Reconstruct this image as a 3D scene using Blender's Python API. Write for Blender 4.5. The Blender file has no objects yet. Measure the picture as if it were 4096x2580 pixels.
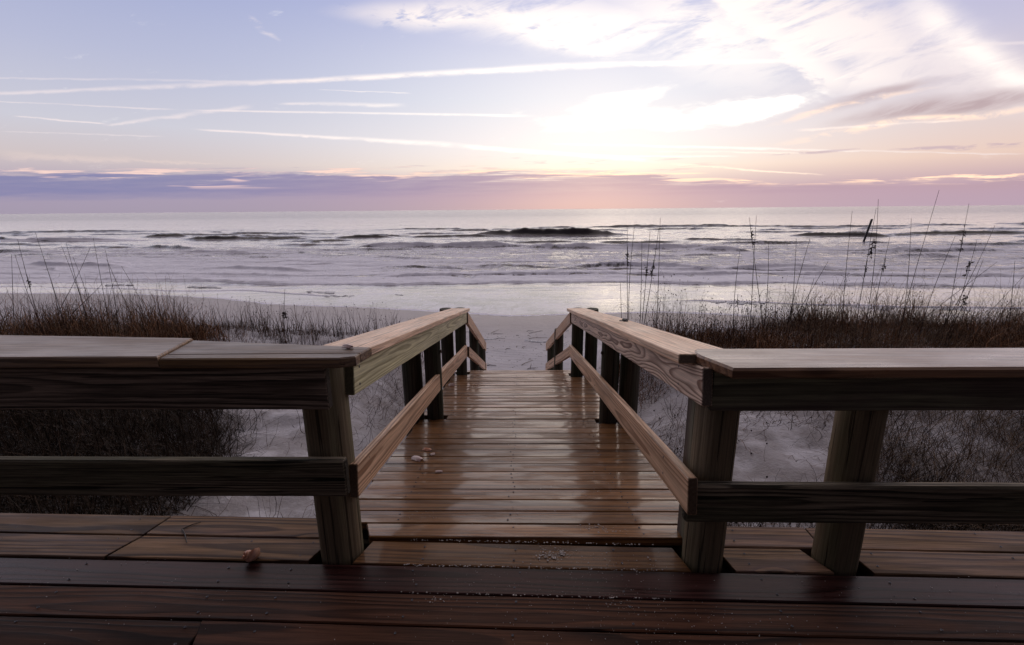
import bpy, math, random
import numpy as np
from mathutils import Vector

random.seed(7)
RNG = np.random.default_rng(11)
scene = bpy.context.scene
COL = scene.collection
CAM_Z = 1.467

# ------------------------------------------------------------------ numpy helpers
def _h(ix, iy, seed):
    n = (ix * 374761393 + iy * 668265263 + seed * 2147483647) & 0xFFFFFFFF
    n = ((n ^ (n >> 13)) * 1274126177) & 0xFFFFFFFF
    return ((n ^ (n >> 16)) & 0xFFFF) / 65535.0

def vnoise(x, y, seed=0):
    x = np.asarray(x, float); y = np.asarray(y, float)
    ix = np.floor(x).astype(np.int64); iy = np.floor(y).astype(np.int64)
    fx = x - ix; fy = y - iy
    fx = fx * fx * (3 - 2 * fx); fy = fy * fy * (3 - 2 * fy)
    a = _h(ix, iy, seed); b = _h(ix + 1, iy, seed); c = _h(ix, iy + 1, seed); d = _h(ix + 1, iy + 1, seed)
    return (a * (1 - fx) + b * fx) * (1 - fy) + (c * (1 - fx) + d * fx) * fy

def fbm(x, y, seed=0, octv=4):
    s = 0; a = .5; t = 0
    for i in range(octv):
        s = s + a * vnoise(x * 2 ** i, y * 2 ** i, seed + i * 17); t += a; a *= .5
    return s / t

def sstep(a, b, x):
    t = np.clip((np.asarray(x, float) - a) / (b - a), 0, 1)
    return t * t * (3 - 2 * t)

SHX = [-400, -25.4, -18.7, -13.8, -10.2, -6.7, -2.6, -.3, 1.9, 5.35, 7.4, 9.3, 11, 15.9, 30, 400]
SHY = [26, 21.75, 21.3, 20.1, 18.5, 17.95, 16.9, 16.2, 16.4, 16.75, 16.3, 15.6, 14.9, 14.0, 13.5, 13]
SEA = -2.3

def ground(x, y):
    x = np.asarray(x, float); y = np.asarray(y, float)
    S = np.interp(x, SHX, SHY)
    d = S - y
    beach = SEA + np.where(d > 0, .095 * d, .04 * d)
    beach = np.clip(beach, -7, -.55) + .015 * (fbm(x * .7, y * .9, 3) - .5)
    plat = -.36 + .16 * (fbm(x * .6, y * .6, 5) - .5) + .05 * (fbm(x * 2.2, y * 2.2, 9) - .5) + 0.075 * (fbm(x * 5.5, y * 5.5, 12, 2) - .5)
    plat = plat + .13 * sstep(1.5, 4.5, np.abs(x)) * sstep(2.2, 4.2, y)
    dune = plat + (beach - plat) * sstep(6.2, 10.6, y)
    deck = .317 - .1697 * np.clip(y, 1.2, 6.4)
    chan = np.minimum(deck - .30, plat)
    chan = chan + (beach - chan) * sstep(6.0, 8.0, y)
    m = sstep(.95, 1.9, np.abs(x + .05 * np.sin(y * 2)))
    z = chan * (1 - m) + dune * m
    rip = .006 * np.sin((x * .35 + y) * 26 + 5 * vnoise(x * .7, y * .7, 21)) * vnoise(x * .8, y * .8, 4)
    return z + rip

def ray_hit(u, v, y0=7.0, y1=22.0):
    """distance at which a line of sight meets the sand"""
    y = y0
    while y < y1:
        if CAM_Z + v * y <= float(ground(u * y, y)): break
        y += .01
    return (u * y, y, float(ground(u * y, y)))

# ------------------------------------------------------------------ object helpers
def tag(o, label=None, cat=None, group=None, kind=None):
    if label: o['label'] = label
    if cat: o['category'] = cat
    if group: o['group'] = group
    if kind: o['kind'] = kind
    return o

def empty(name, loc, label, cat, group=None):
    o = bpy.data.objects.new(name, None); COL.objects.link(o)
    o.location = loc; o.empty_display_size = .1
    return tag(o, label, cat, group)

class MB:
    """collects geometry with a wood-space coordinate (wp) and a per-board random number"""
    def __init__(s): s.v = []; s.f = []; s.w = []; s.r = []; s.e = []
    def add(s, v, f, w=None, r=0., e=None):
        b = len(s.v); s.v += [tuple(p) for p in v]; s.f += [[i + b for i in q] for q in f]
        s.w += [tuple(p) for p in (w if w is not None else v)]; s.r += [r] * len(v); s.e += (e if e is not None else [0.] * len(v))
    def board(s, p0, p1, w, t, up=(0, 0, 1), nseg=None, shear0=0., shear1=0., cup=0., bev=.004, pith=None, warp=.0015, rnd=None, holes=None):
        p0 = Vector(p0); p1 = Vector(p1); L = (p1 - p0).length; ax = (p1 - p0) / L
        T = Vector(up); T = (T - ax * T.dot(ax)).normalized(); W = T.cross(ax)
        nseg = nseg or max(2, int(L / .16))
        hw, ht = w / 2, t / 2
        prof = [(-hw + bev, -ht), (hw - bev, -ht), (hw, -ht + bev), (hw, ht - bev)]
        for i in range(7):
            q = 1 - i / 3
            prof.append(((hw - bev) * q, ht + cup * (1 - q * q)))
        prof += [(-hw, ht - bev), (-hw, -ht + bev)]
        n = len(prof)
        if pith is None: pith = (random.uniform(-.5, .5) * w, -random.uniform(.02, .13))
        if rnd is None: rnd = random.random()
        off = random.uniform(0, 40)
        ls = [0, bev] + [bev + (L - 2 * bev) * i / nseg for i in range(1, nseg)] + [L - bev, L]
        ph = [random.uniform(0, 6.28) for _ in range(4)]
        V = []; WP = []; EN = []
        for k, l in enumerate(ls):
            end = k == 0 or k == len(ls) - 1
            f0 = max(0, 1 - l / (L * .5)); f1 = max(0, (l - L * .5) / (L * .5))
            dw = warp * math.sin(l * 2.1 + ph[0]); dt = warp * math.sin(l * 1.7 + ph[1])
            for (a, b) in prof:
                aa = a; bb = b
                if end: aa = a * (1 - bev / hw); bb = b * (1 - bev / ht)
                ll = l + shear0 * (a / w) * (f0 > 0) * f0 + shear1 * (a / w) * f1
                V.append(p0 + ax * ll + W * (aa + dw) + T * (bb + dt))
                WP.append((ll + off, aa - pith[0], bb - pith[1])); EN.append(1. if end else 0.)
        F = []
        m = len(ls)
        for k in range(m - 1):
            for j in range(n):
                j2 = (j + 1) % n
                F.append([k * n + j, k * n + j2, (k + 1) * n + j2, (k + 1) * n + j])
        F.append(list(range(n))[::-1]); F.append([(m - 1) * n + j for j in range(n)])
        s.add(V, F, WP, rnd, EN)
    def prism(s, poly, z0, z1, bev=.005, pith=(0, -.07), rnd=None, origin=None):
        """flat board with a free outline (grain along x)"""
        if rnd is None: rnd = random.random()
        n = len(poly); cx = sum(p[0] for p in poly) / n; cy = sum(p[1] for p in poly) / n
        area = sum(poly[i][0] * poly[(i + 1) % n][1] - poly[(i + 1) % n][0] * poly[i][1] for i in range(n))
        if area < 0: poly = poly[::-1]
        ins = []
        for i in range(n):
            a = Vector(poly[i - 1]); b = Vector(poly[i]); c = Vector(poly[(i + 1) % n])
            e1 = (b - a).normalized(); e2 = (c - b).normalized()
            n1 = Vector((-e1.y, e1.x)); n2 = Vector((-e2.y, e2.x)); q = (n1 + n2).normalized()
            ins.append(tuple(b + q * bev / max(.4, q.dot(n1))))
        V = []
        for pl, z in ((ins, z0), (poly, z0 + bev), (poly, z1 - bev), (ins, z1)):
            V += [(p[0], p[1], z) for p in pl]
        F = [list(range(n))[::-1], [3 * n + j for j in range(n)]]
        for k in range(3):
            for j in range(n):
                j2 = (j + 1) % n; F.append([k * n + j, k * n + j2, (k + 1) * n + j2, (k + 1) * n + j])
        off = random.uniform(0, 40)
        WP = [(p[0] + off, p[1] - cy - pith[0], p[2] - z0 - pith[1]) for p in V]
        s.add(V, F, WP, rnd)
    def post(s, x, y, z0, z1, r, lean=(0, 0), seed=0, cracks=2, taper=.0):
        n = 28; m = max(6, int((z1 - z0) / .05)); V = []; WP = []; F = []
        ca = [(random.uniform(0, 6.28), random.uniform(.2, .8), random.uniform(0, 6)) for _ in range(cracks)]
        for k in range(m + 1):
            tt = k / m; z = z0 + (z1 - z0) * tt
            for j in range(n):
                a = 2 * math.pi * j / n
                rr = r * (1 - taper * tt) * (1 + .025 * math.sin(2 * a + seed) + .012 * math.sin(5 * a + z * 2 + seed))
                rr += .0025 * (float(vnoise(a * 4, z * 9, seed)) - .5)
                for (c, wd, p) in ca:
                    cc = c + .12 * math.sin(z * 2.2 + p)
                    d = abs((a - cc + math.pi) % (2 * math.pi) - math.pi)
                    if d < .16 and math.sin(z * 1.7 + p) > -.5: rr -= .007 * (1 - d / .16)
                if k in (0, m): rr *= .96
                px = x + lean[0] * (z - z0) + rr * math.cos(a); py = y + lean[1] * (z - z0) + rr * math.sin(a)
                V.append((px, py, z)); WP.append((z * .6 + seed * 3.1, rr * math.cos(a) * 1.0, rr * math.sin(a)))
        for k in range(m):
            for j in range(n):
                j2 = (j + 1) % n; F.append([k * n + j, k * n + j2, (k + 1) * n + j2, (k + 1) * n + j])
        F.append(list(range(n))[::-1]); F.append([m * n + j for j in range(n)])
        s.add(V, F, WP, random.random())
    def tube(s, pts, r0, r1=None, n=5):
        r1 = r0 if r1 is None else r1
        m = len(pts); V = []; F = []
        for k, p in enumerate(pts):
            p = Vector(p); a = Vector(pts[max(0, k - 1)]); b = Vector(pts[min(m - 1, k + 1)])
            d = (b - a).normalized(); q = Vector((0, 1, 0)) if abs(d.y) < .9 else Vector((1, 0, 0))
            e1 = d.cross(q).normalized(); e2 = d.cross(e1)
            r = r0 + (r1 - r0) * k / (m - 1)
            for j in range(n):
                t = 2 * math.pi * j / n; V.append(p + e1 * r * math.cos(t) + e2 * r * math.sin(t))
        for k in range(m - 1):
            for j in range(n):
                j2 = (j + 1) % n; F.append([k * n + j, k * n + j2, (k + 1) * n + j2, (k + 1) * n + j])
        F.append(list(range(n))[::-1]); F.append([(m - 1) * n + j for j in range(n)])
        s.add(V, F, None, random.random())
    def blob(s, c, rx, ry, rz, n=8, m=5, rough=.25, seed=0, half=False):
        V = [(c[0], c[1], c[2] + rz)]; F = []
        for k in range(1, m):
            ph = math.pi * k / m
            for j in range(n):
                a = 2 * math.pi * j / n
                q = 1 + rough * (random.random() - .5) * 2
                V.append((c[0] + rx * q * math.sin(ph) * math.cos(a), c[1] + ry * q * math.sin(ph) * math.sin(a), c[2] + rz * q * math.cos(ph) * (.15 if half and ph > math.pi / 2 else 1)))
        V.append((c[0], c[1], c[2] - rz * (.15 if half else 1)))
        for j in range(n): F.append([0, 1 + j, 1 + (j + 1) % n])
        for k in range(m - 2):
            for j in range(n):
                j2 = (j + 1) % n; F.append([1 + k * n + j, 1 + (k + 1) * n + j, 1 + (k + 1) * n + j2, 1 + k * n + j2])
        b = 1 + (m - 2) * n
        for j in range(n): F.append([b + j, len(V) - 1, b + (j + 1) % n])
        s.add(V, F, None, random.random())
    def build(s, name, mat, parent=None, origin=None, angle=32):
        me = bpy.data.meshes.new(name)
        o0 = Vector(origin) if origin is not None else (Vector(parent.matrix_basis.translation) if parent is not None else Vector((0, 0, 0)))
        if parent is not None and parent.parent is not None: o0 = o0 + Vector(parent.parent.matrix_basis.translation)
        me.from_pydata([(p[0] - o0.x, p[1] - o0.y, p[2] - o0.z) for p in s.v], [], s.f)
        a = me.attributes.new('wp', 'FLOAT_VECTOR', 'POINT'); a.data.foreach_set('vector', np.array(s.w, dtype=np.float32).ravel())
        a = me.attributes.new('rnd', 'FLOAT', 'POINT'); a.data.foreach_set('value', np.array(s.r, dtype=np.float32))
        a = me.attributes.new('endg', 'FLOAT', 'POINT'); a.data.foreach_set('value', np.array(s.e, dtype=np.float32))
        me.polygons.foreach_set('use_smooth', [True] * len(me.polygons))
        me.set_sharp_from_angle(angle=math.radians(angle))
        me.materials.append(mat); me.update()
        o = bpy.data.objects.new(name, me); COL.objects.link(o)
        if parent is not None: o.parent = parent
        elif origin is not None: o.location = origin
        return o

def np_mesh(name, verts, quads, mat, attrs=None, smooth=True):
    me = bpy.data.meshes.new(name)
    verts = np.asarray(verts, np.float32); quads = np.asarray(quads, np.int32)
    me.vertices.add(len(verts)); me.vertices.foreach_set('co', verts.ravel())
    me.loops.add(quads.size); me.loops.foreach_set('vertex_index', quads.ravel())
    me.polygons.add(len(quads)); me.polygons.foreach_set('loop_start', np.arange(0, quads.size, quads.shape[1], dtype=np.int32))
    if smooth: me.polygons.foreach_set('use_smooth', np.ones(len(quads), bool))
    me.update(calc_edges=True)
    for k, a in (attrs or {}).items():
        at = me.attributes.new(k, 'FLOAT', 'POINT'); at.data.foreach_set('value', np.asarray(a, np.float32).ravel())
    me.materials.append(mat)
    o = bpy.data.objects.new(name, me); COL.objects.link(o)
    return o

def grid_quads(ny, nx):
    i = np.arange(ny - 1)[:, None] * nx + np.arange(nx - 1)[None, :]
    return np.stack([i, i + 1, i + nx + 1, i + nx], -1).reshape(-1, 4)

# ------------------------------------------------------------------ node DSL
class NT:
    def __init__(s, tree): s.t = tree; s.n = tree.nodes; s.l = tree.links
    def new(s, typ, **kw):
        n = s.n.new(typ)
        for k, v in kw.items(): setattr(n, k, v)
        return n
    def link(s, a, b):
        if isinstance(a, X): s.l.new(a.s, b)
        elif isinstance(a, (int, float)): b.default_value = a
        elif isinstance(a, (tuple, list)): b.default_value = tuple(a) if len(a) == len(b.default_value) else tuple(a) + (1.,)
        else: s.l.new(a, b)
    def math(s, op, *a, clamp=False):
        n = s.new('ShaderNodeMath', operation=op); n.use_clamp = clamp
        for i, v in enumerate(a): s.link(v, n.inputs[i])
        return X(s, n.outputs[0])
    def sm(s, a, b, x):
        n = s.new('ShaderNodeMapRange', interpolation_type='SMOOTHSTEP'); s.link(x, n.inputs[0]); s.link(a, n.inputs[1]); s.link(b, n.inputs[2])
        n.inputs[3].default_value = 0; n.inputs[4].default_value = 1
        return X(s, n.outputs[0])
    def lin(s, a, b, x, c=0., d=1.):
        n = s.new('ShaderNodeMapRange'); s.link(x, n.inputs[0]); s.link(a, n.inputs[1]); s.link(b, n.inputs[2]); s.link(c, n.inputs[3]); s.link(d, n.inputs[4])
        return X(s, n.outputs[0])
    def vec(s, x, y, z=0.):
        n = s.new('ShaderNodeCombineXYZ')
        for i, v in enumerate((x, y, z)): s.link(v, n.inputs[i])
        return X(s, n.outputs[0])
    def noise(s, vec, scale=1., detail=3., rough=.5, dist=0.):
        n = s.new('ShaderNodeTexNoise'); s.link(vec, n.inputs['Vector']); n.inputs['Scale'].default_value = scale
        n.inputs['Detail'].default_value = detail; n.inputs['Roughness'].default_value = rough; n.inputs['Distortion'].default_value = dist
        return X(s, n.outputs[0])
    def mix(s, f, a, b, blend='MIX'):
        n = s.new('ShaderNodeMix', data_type='RGBA', blend_type=blend); n.clamp_factor = True
        s.link(f, n.inputs[0]); s.link(a, n.inputs[6]); s.link(b, n.inputs[7])
        return X(s, n.outputs[2])
    def ramp(s, f, stops):
        n = s.new('ShaderNodeValToRGB'); s.link(f, n.inputs[0]); cr = n.color_ramp
        while len(cr.elements) < len(stops): cr.elements.new(.5)
        for e, (p, c) in zip(cr.elements, stops): e.position = p; e.color = tuple(c) + (1.,)
        return X(s, n.outputs[0])
    def attr(s, name):
        n = s.new('ShaderNodeAttribute', attribute_name=name); return n
    def sep(s, v):
        n = s.new('ShaderNodeSeparateXYZ'); s.link(v, n.inputs[0]); return [X(s, n.outputs[i]) for i in range(3)]

class X:
    def __init__(s, nt, sock): s.nt = nt; s.s = sock
    def __add__(s, o): return s.nt.math('ADD', s, o)
    __radd__ = __add__
    def __sub__(s, o): return s.nt.math('SUBTRACT', s, o)
    def __rsub__(s, o): return s.nt.math('SUBTRACT', o, s)
    def __mul__(s, o): return s.nt.math('MULTIPLY', s, o)
    __rmul__ = __mul__
    def __truediv__(s, o): return s.nt.math('DIVIDE', s, o)
    def abs(s): return s.nt.math('ABSOLUTE', s)
    def sqrt(s): return s.nt.math('SQRT', s)
    def pow(s, p): return s.nt.math('POWER', s, p)
    def clamp(s): return s.nt.math('MULTIPLY', s, 1., clamp=True)
    def max(s, o): return s.nt.math('MAXIMUM', s, o)
    def min(s, o): return s.nt.math('MINIMUM', s, o)
    def exp(s): return s.nt.math('EXPONENT', s)
    def fract(s): return s.nt.math('FRACT', s)

def material(name):
    m = bpy.data.materials.new(name); m.use_nodes = True; nt = NT(m.node_tree)
    b = m.node_tree.nodes['Principled BSDF']
    return m, nt, b

def wood(name, early, late, rings=.008, rough=(.45, .65), spec=.4, coat=0., coat_r=.15, warp=.05, contrast=.8, vary=.3, grey=None, greyamt=0., green=None, bump=.25, knots=1., fine=1., wetmap=False, lscale=.7, bdist=.002, cracks=0., top=None, topamt=.7):
    m, nt, b = material(name)
    wp = nt.attr('wp'); rnd = X(nt, nt.attr('rnd').outputs['Fac'])
    l, w, t = nt.sep(X(nt, wp.outputs['Vector']))
    n1 = nt.noise(nt.vec(l * lscale, w * 5., t * 5.), 1., 2., .45)
    n2 = nt.noise(nt.vec(l * 3.2, w * 14., t * 14. + 7.), 1., 2., .5)
    # knots
    vo = nt.new('ShaderNodeTexVoronoi', feature='F1'); nt.link(nt.vec(l * 1.5, w * 4.5, t * 1.2), vo.inputs['Vector']); vo.inputs['Scale'].default_value = 1.
    kd = X(nt, vo.outputs['Distance'])
    kr = nt.sep(X(nt, vo.outputs['Color']))[0]
    kon = nt.sm(.33, .43, kr) * knots
    kbump = (kd * kd * -90.).exp() * kon
    r = (w * w + t * t).sqrt() + (n1 - .5) * warp + (n2 - .5) * .006 + kbump * .03
    ring = (r / (rings * 1.45)).fract()
    latew = nt.sm(.25, .85, ring) * (1. - nt.sm(.9, 1., ring))
    rmod = nt.noise(nt.vec(r * 40., l * .2, 0.), 1., 1.)
    latew = (latew * nt.lin(.3, .7, rmod, .6, 1.15) * contrast).clamp()
    fib = nt.noise(nt.vec(l * 3.5, w * 130., t * 130.), 1., 4., .7)
    crk = nt.sm(.625, .655, nt.noise(nt.vec(l * 1.6 + 3., w * 55., t * 55.), 1., 2., .5)) * cracks
    blot = nt.noise(nt.vec(l * 1.1, w * 7., t * 7. + 3.), 1., 4., .55)
    col = nt.mix(latew, early, late)
    if grey is not None:
        col = nt.mix(nt.sm(.35, .65, blot) * greyamt, col, grey)
    if green is not None:
        gm = nt.sm(.42, .62, nt.noise(nt.vec(l * .9 + 9., w * 9., t * 9.), 1., 3.))
        col = nt.mix(gm * .8, col, green)
    col = nt.mix(crk * .85, col, tuple(c * .2 for c in late))
    col = nt.mix(kbump.pow(2.) * .95, col, tuple(c * .35 for c in late))
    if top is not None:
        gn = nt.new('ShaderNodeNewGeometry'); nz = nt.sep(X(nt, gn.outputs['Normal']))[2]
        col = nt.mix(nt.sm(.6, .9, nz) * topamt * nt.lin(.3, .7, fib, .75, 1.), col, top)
    eg = X(nt, nt.attr('endg').outputs['Fac'])
    col = nt.mix(eg * .95, col, tuple(c * .13 for c in early))  # darker end grain, with the shade of camera-facing ends painted in
    k = nt.lin(0., 1., rnd, 1. - vary, 1. + vary) * nt.lin(.28, .72, fib, max(.15, 1. - .36 * fine), 1. + .40 * fine) * nt.lin(.3, .7, blot, .82, 1.15)
    mul = nt.new('ShaderNodeVectorMath', operation='SCALE'); nt.link(col, mul.inputs[0]); nt.link(k, mul.inputs['Scale'])
    nt.link(mul.outputs[0], b.inputs['Base Color'])
    rn = nt.noise(nt.vec(l * 2.2 + 5., w * 9., t * 3.), 1., 4., .65)
    rr = nt.lin(.35, .65, rn, rough[0], rough[1]) + latew * -.05
    nt.link(rr, b.inputs['Roughness']); b.inputs['Specular IOR Level'].default_value = spec
    if coat > 0:
        nt.link(nt.sm(.38, .58, rn) * coat if wetmap else nt.math('MULTIPLY', coat, 1.), b.inputs['Coat Weight'])
        b.inputs['Coat Roughness'].default_value = coat_r; b.inputs['Coat IOR'].default_value = 1.33
    bp = nt.new('ShaderNodeBump'); bp.inputs['Strength'].default_value = bump; bp.inputs['Distance'].default_value = bdist
    nt.link(latew * .6 + fib * .7 - kbump * .5 - crk * 2., bp.inputs['Height']); nt.link(bp.outputs[0], b.inputs['Normal'])
    return m

M = {}
M['ramp_cap'] = wood('pale_pine', (.78, .55, .40), (.50, .30, .19), rings=.011, rough=(.4, .6), spec=.5, contrast=.75, vary=.08, bump=.35, fine=1.2, cracks=.6)
M['ramp_top_l'] = wood('pale_green_pine', (.60, .56, .36), (.28, .25, .13), rings=.007, contrast=.95, vary=.05, warp=.07, bump=.3)
M['ramp_top_r'] = wood('striped_pine', (.68, .52, .42), (.19, .10, .07), rings=.0078, contrast=1.15, vary=.05, warp=.12, lscale=1.3, bump=.35)
M['ramp_low'] = wood('tan_pine', (.64, .42, .28), (.28, .145, .08), rings=.010, contrast=1., vary=.1, warp=.06, bump=.4)
M['ramp_deck'] = wood('wet_brown_decking', (.20, .092, .034), (.045, .016, .006), rings=.011, rough=(.35, .6), spec=.22, coat=.8, coat_r=.12, fine=1.4, wetmap=True, contrast=.8, vary=.3, bump=.4, knots=.7)
M['light_deck'] = wood('new_decking', (.20, .115, .062), (.04, .018, .01), rings=.012, fine=1.6, rough=(.45, .65), spec=.15, contrast=1., vary=.22, warp=.07, bump=.35, grey=(.13, .085, .09), greyamt=.4)
M['wet_row'] = wood('wet_stained_board', (.05, .018, .016), (.016, .005, .005), rings=.011, rough=(.26, .42), spec=.22, contrast=.95, vary=.1, warp=.08, bump=.2, fine=1.5)
M['dark_deck'] = wood('dark_stained_decking', (.075, .031, .018), (.012, .004, .003), rings=.011, rough=(.45, .65), spec=.12, fine=1.6, contrast=.95, vary=.25, warp=.08, bump=.35)
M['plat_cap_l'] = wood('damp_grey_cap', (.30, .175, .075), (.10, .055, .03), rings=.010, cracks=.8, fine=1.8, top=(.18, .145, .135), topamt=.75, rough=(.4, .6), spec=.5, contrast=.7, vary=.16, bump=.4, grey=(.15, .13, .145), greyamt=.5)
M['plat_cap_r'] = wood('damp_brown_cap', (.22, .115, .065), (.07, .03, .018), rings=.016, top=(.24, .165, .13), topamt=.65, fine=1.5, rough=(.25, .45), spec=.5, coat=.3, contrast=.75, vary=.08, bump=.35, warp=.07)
M['plat_board_l'] = wood('old_grey_board', (.24, .185, .15), (.035, .026, .021), rings=.007, rough=(.6, .8), spec=.2, cracks=.8, fine=2.2, contrast=.8, vary=.1, bump=.6)
M['plat_board_r'] = wood('green_treated_board', (.21, .205, .14), (.035, .03, .025), rings=.008, rough=(.6, .8), spec=.25, fine=1.5, contrast=.8, vary=.05, grey=(.075, .052, .05), greyamt=.9, bump=.4)
M['plat_low'] = wood('weathered_board', (.19, .155, .115), (.022, .017, .013), rings=.007, rough=(.65, .85), spec=.2, cracks=1., fine=2.4, contrast=.8, vary=.15, green=(.09, .085, .055), bump=.9)
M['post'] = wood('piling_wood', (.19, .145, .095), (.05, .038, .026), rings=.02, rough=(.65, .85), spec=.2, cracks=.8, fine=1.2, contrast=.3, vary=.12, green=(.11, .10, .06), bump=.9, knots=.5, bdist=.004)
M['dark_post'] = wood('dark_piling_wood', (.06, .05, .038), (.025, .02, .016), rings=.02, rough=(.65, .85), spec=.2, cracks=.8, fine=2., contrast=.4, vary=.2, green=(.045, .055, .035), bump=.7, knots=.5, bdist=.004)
M['joist'] = wood('joist_wood', (.09, .075, .055), (.05, .04, .03), rough=(.7, .9), spec=.2)

def simple(name, col, rough=.6, metal=0., nscale=30., var=.3, bump=0., spec=.5):
    m, nt, b = material(name)
    tc = nt.new('ShaderNodeTexCoord'); n = nt.noise(tc.outputs['Object'], nscale, 3.)
    c = nt.mix(nt.sm(.3, .7, n), tuple(x * (1 - var) for x in col), tuple(min(1, x * (1 + var)) for x in col))
    nt.link(c, b.inputs['Base Color']); b.inputs['Roughness'].default_value = rough; b.inputs['Metallic'].default_value = metal
    b.inputs['Specular IOR Level'].default_value = spec
    if bump:
        bp = nt.new('ShaderNodeBump'); bp.inputs['Strength'].default_value = bump; bp.inputs['Distance'].default_value = .003
        nt.link(n, bp.inputs['Height']); nt.link(bp.outputs[0], b.inputs['Normal'])
    return m
M['screw'] = simple('zinc_screw', (.10, .10, .12), .45, .6)
M['bolt'] = simple('rusty_bolt', (.05, .03, .025), .6, .5)
M['wet_pile'] = simple('wet_piling', (.03, .025, .03), .5)
M['specks'] = simple('crushed_shell_sand', (.42, .38, .38), .8)
M['reed'] = simple('dead_reed', (.14, .11, .075), .7, nscale=20., var=.4)
M['dark_stick'] = simple('wet_stick', (.03, .022, .02), .6)
M['lump'] = simple('dark_dropping', (.015, .012, .012), .6)

def shell_mat(name, a, bcol, c):
    m, nt, b = material(name)
    tc = nt.new('ShaderNodeTexCoord'); x, y, z = nt.sep(X(nt, tc.outputs['Object']))
    n = nt.noise(nt.vec(x * 60., y * 14., z * 14.), 1., 3.)
    n2 = nt.noise(tc.outputs['Object'], 25., 3.)
    col = nt.mix(nt.sm(.35, .65, n), a, bcol); col = nt.mix(nt.sm(.5, .7, n2) * .6, col, c)
    nt.link(col, b.inputs['Base Color']); b.inputs['Roughness'].default_value = .35
    return m
M['shell_o'] = shell_mat('orange_shell', (.42, .15, .08), (.62, .34, .24), (.25, .12, .16))
M['shell_w'] = shell_mat('pale_shell', (.75, .62, .6), (.62, .45, .45), (.45, .28, .3))

# foliage materials (random per blade)
def straw(name, a, bcol, rough=.7):
    m, nt, b = material(name); rnd = X(nt, nt.attr('rnd').outputs['Fac'])
    nt.link(nt.mix(rnd, a, bcol), b.inputs['Base Color']); b.inputs['Roughness'].default_value = rough; b.inputs['Specular IOR Level'].default_value = .2
    return m
M['scrub'] = straw('dry_scrub', (.025, .014, .011), (.17, .095, .06))
M['grass'] = straw('dry_grass', (.04, .025, .018), (.24, .155, .10))
M['crest'] = straw('crest_scrub', (.035, .016, .009), (.36, .17, .085))
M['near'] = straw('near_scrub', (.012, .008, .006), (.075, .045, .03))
M['stalk'] = straw('dry_stalk', (.05, .03, .03), (.07, .04, .035))
M['oat'] = straw('seed_head', (.035, .02, .02), (.06, .035, .03))

# ------------------------------------------------------------------ sand
m, nt, b = material('beach_sand'); M['sand'] = m
geo = nt.new('ShaderNodeNewGeometry'); P = X(nt, geo.outputs['Position']); px, py, pz = nt.sep(P)
na = nt.noise(P, 1.1, 5., .6); nb = nt.noise(P, 9., 4., .6); nc = nt.noise(nt.vec(px * .5, py * 3., 0.), 1., 4.)
damp = nt.sm(-1.65, -2.25, pz)
col = nt.mix(nt.sm(.3, .7, na), (.475, .455, .51), (.57, .55, .61))
col = nt.mix(nt.sm(.5, .7, nc) * .35, col, (.50, .45, .48))
col = nt.mix(damp * .75, col, (.34, .285, .29))
col = nt.mix(nt.sm(.62, .72, nb) * .35, col, (.2, .17, .165))
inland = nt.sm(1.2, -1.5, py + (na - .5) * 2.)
col = nt.mix(inland * .95, col, nt.mix(nt.sm(.4, .6, nb), (.045, .035, .025), (.09, .07, .045)))  # unseen ground behind the camera, made dark to cut bounce light
near_shade = nt.sm(.40, .58, nt.noise(P, 2.6, 5., .65)) * nt.sm(6.5, 2.5, py)
col = nt.mix(near_shade * .6, col, (.22, .19, .19))  # foreground shade painted into the sand colour, patchy, stronger toward the platform
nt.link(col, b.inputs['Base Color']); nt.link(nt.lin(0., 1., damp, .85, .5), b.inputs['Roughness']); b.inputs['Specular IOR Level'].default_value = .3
bp = nt.new('ShaderNodeBump'); bp.inputs['Strength'].default_value = .5; bp.inputs['Distance'].default_value = .045
ng = nt.noise(P, 60., 3.)
nt.link(nb * .8 + ng * .25 + nt.noise(P, 3.5, 3.) * 1.2, bp.inputs['Height']); nt.link(bp.outputs[0], b.inputs['Normal'])

def build_ground():
    ys = np.concatenate([-np.geomspace(200, 2.2, 24), np.arange(-2, 1.4, .2), np.arange(1.4, 10.5, .045), np.arange(10.5, 24, .12), np.geomspace(24, 9000, 40)])
    xs = np.concatenate([-np.geomspace(9000, 9.2, 46), np.arange(-9, 9, .05), np.geomspace(9.05, 9000, 46)])
    Xg, Yg = np.meshgrid(xs, ys); Z = ground(Xg, Yg)
    Z = np.where(Yg < -3, Z + .4 * (fbm(Xg * .2, Yg * .2, 8) - .5), Z)
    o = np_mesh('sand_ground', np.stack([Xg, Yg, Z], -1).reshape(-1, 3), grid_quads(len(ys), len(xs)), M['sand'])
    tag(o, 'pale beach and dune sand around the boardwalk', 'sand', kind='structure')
build_ground()

# ------------------------------------------------------------------ sea
m, nt, b = material('sea_water'); M['sea'] = m
geo = nt.new('ShaderNodeNewGeometry'); P = X(nt, geo.outputs['Position']); px, py, pz = nt.sep(P)
foamA = X(nt, nt.attr('foam').outputs['Fac']); steep = X(nt, nt.attr('steep').outputs['Fac'])
f1 = nt.noise(nt.vec(px * 2.2, py * 1.0, 0.), 1., 6., .72, .6)
f2 = nt.noise(nt.vec(px * .40, py * .6, 4.), 1., 5., .62, .4)
fm = nt.sm(.0, .22, foamA - (.82 - f1 * .75 - f2 * .45))
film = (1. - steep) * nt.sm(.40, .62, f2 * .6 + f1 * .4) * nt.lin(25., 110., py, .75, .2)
deep = nt.mix(nt.sm(1., 60., py - 20.), (.12, .085, .085), (.11, .075, .12))  # mauve tint with distance, haze painted into the water colour
deep = nt.mix(steep, deep, (.045, .036, .045))  # shoreward wave faces painted darker, standing for weaker sky reflection
col = nt.mix(film, deep, (.62, .58, .74))
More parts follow.
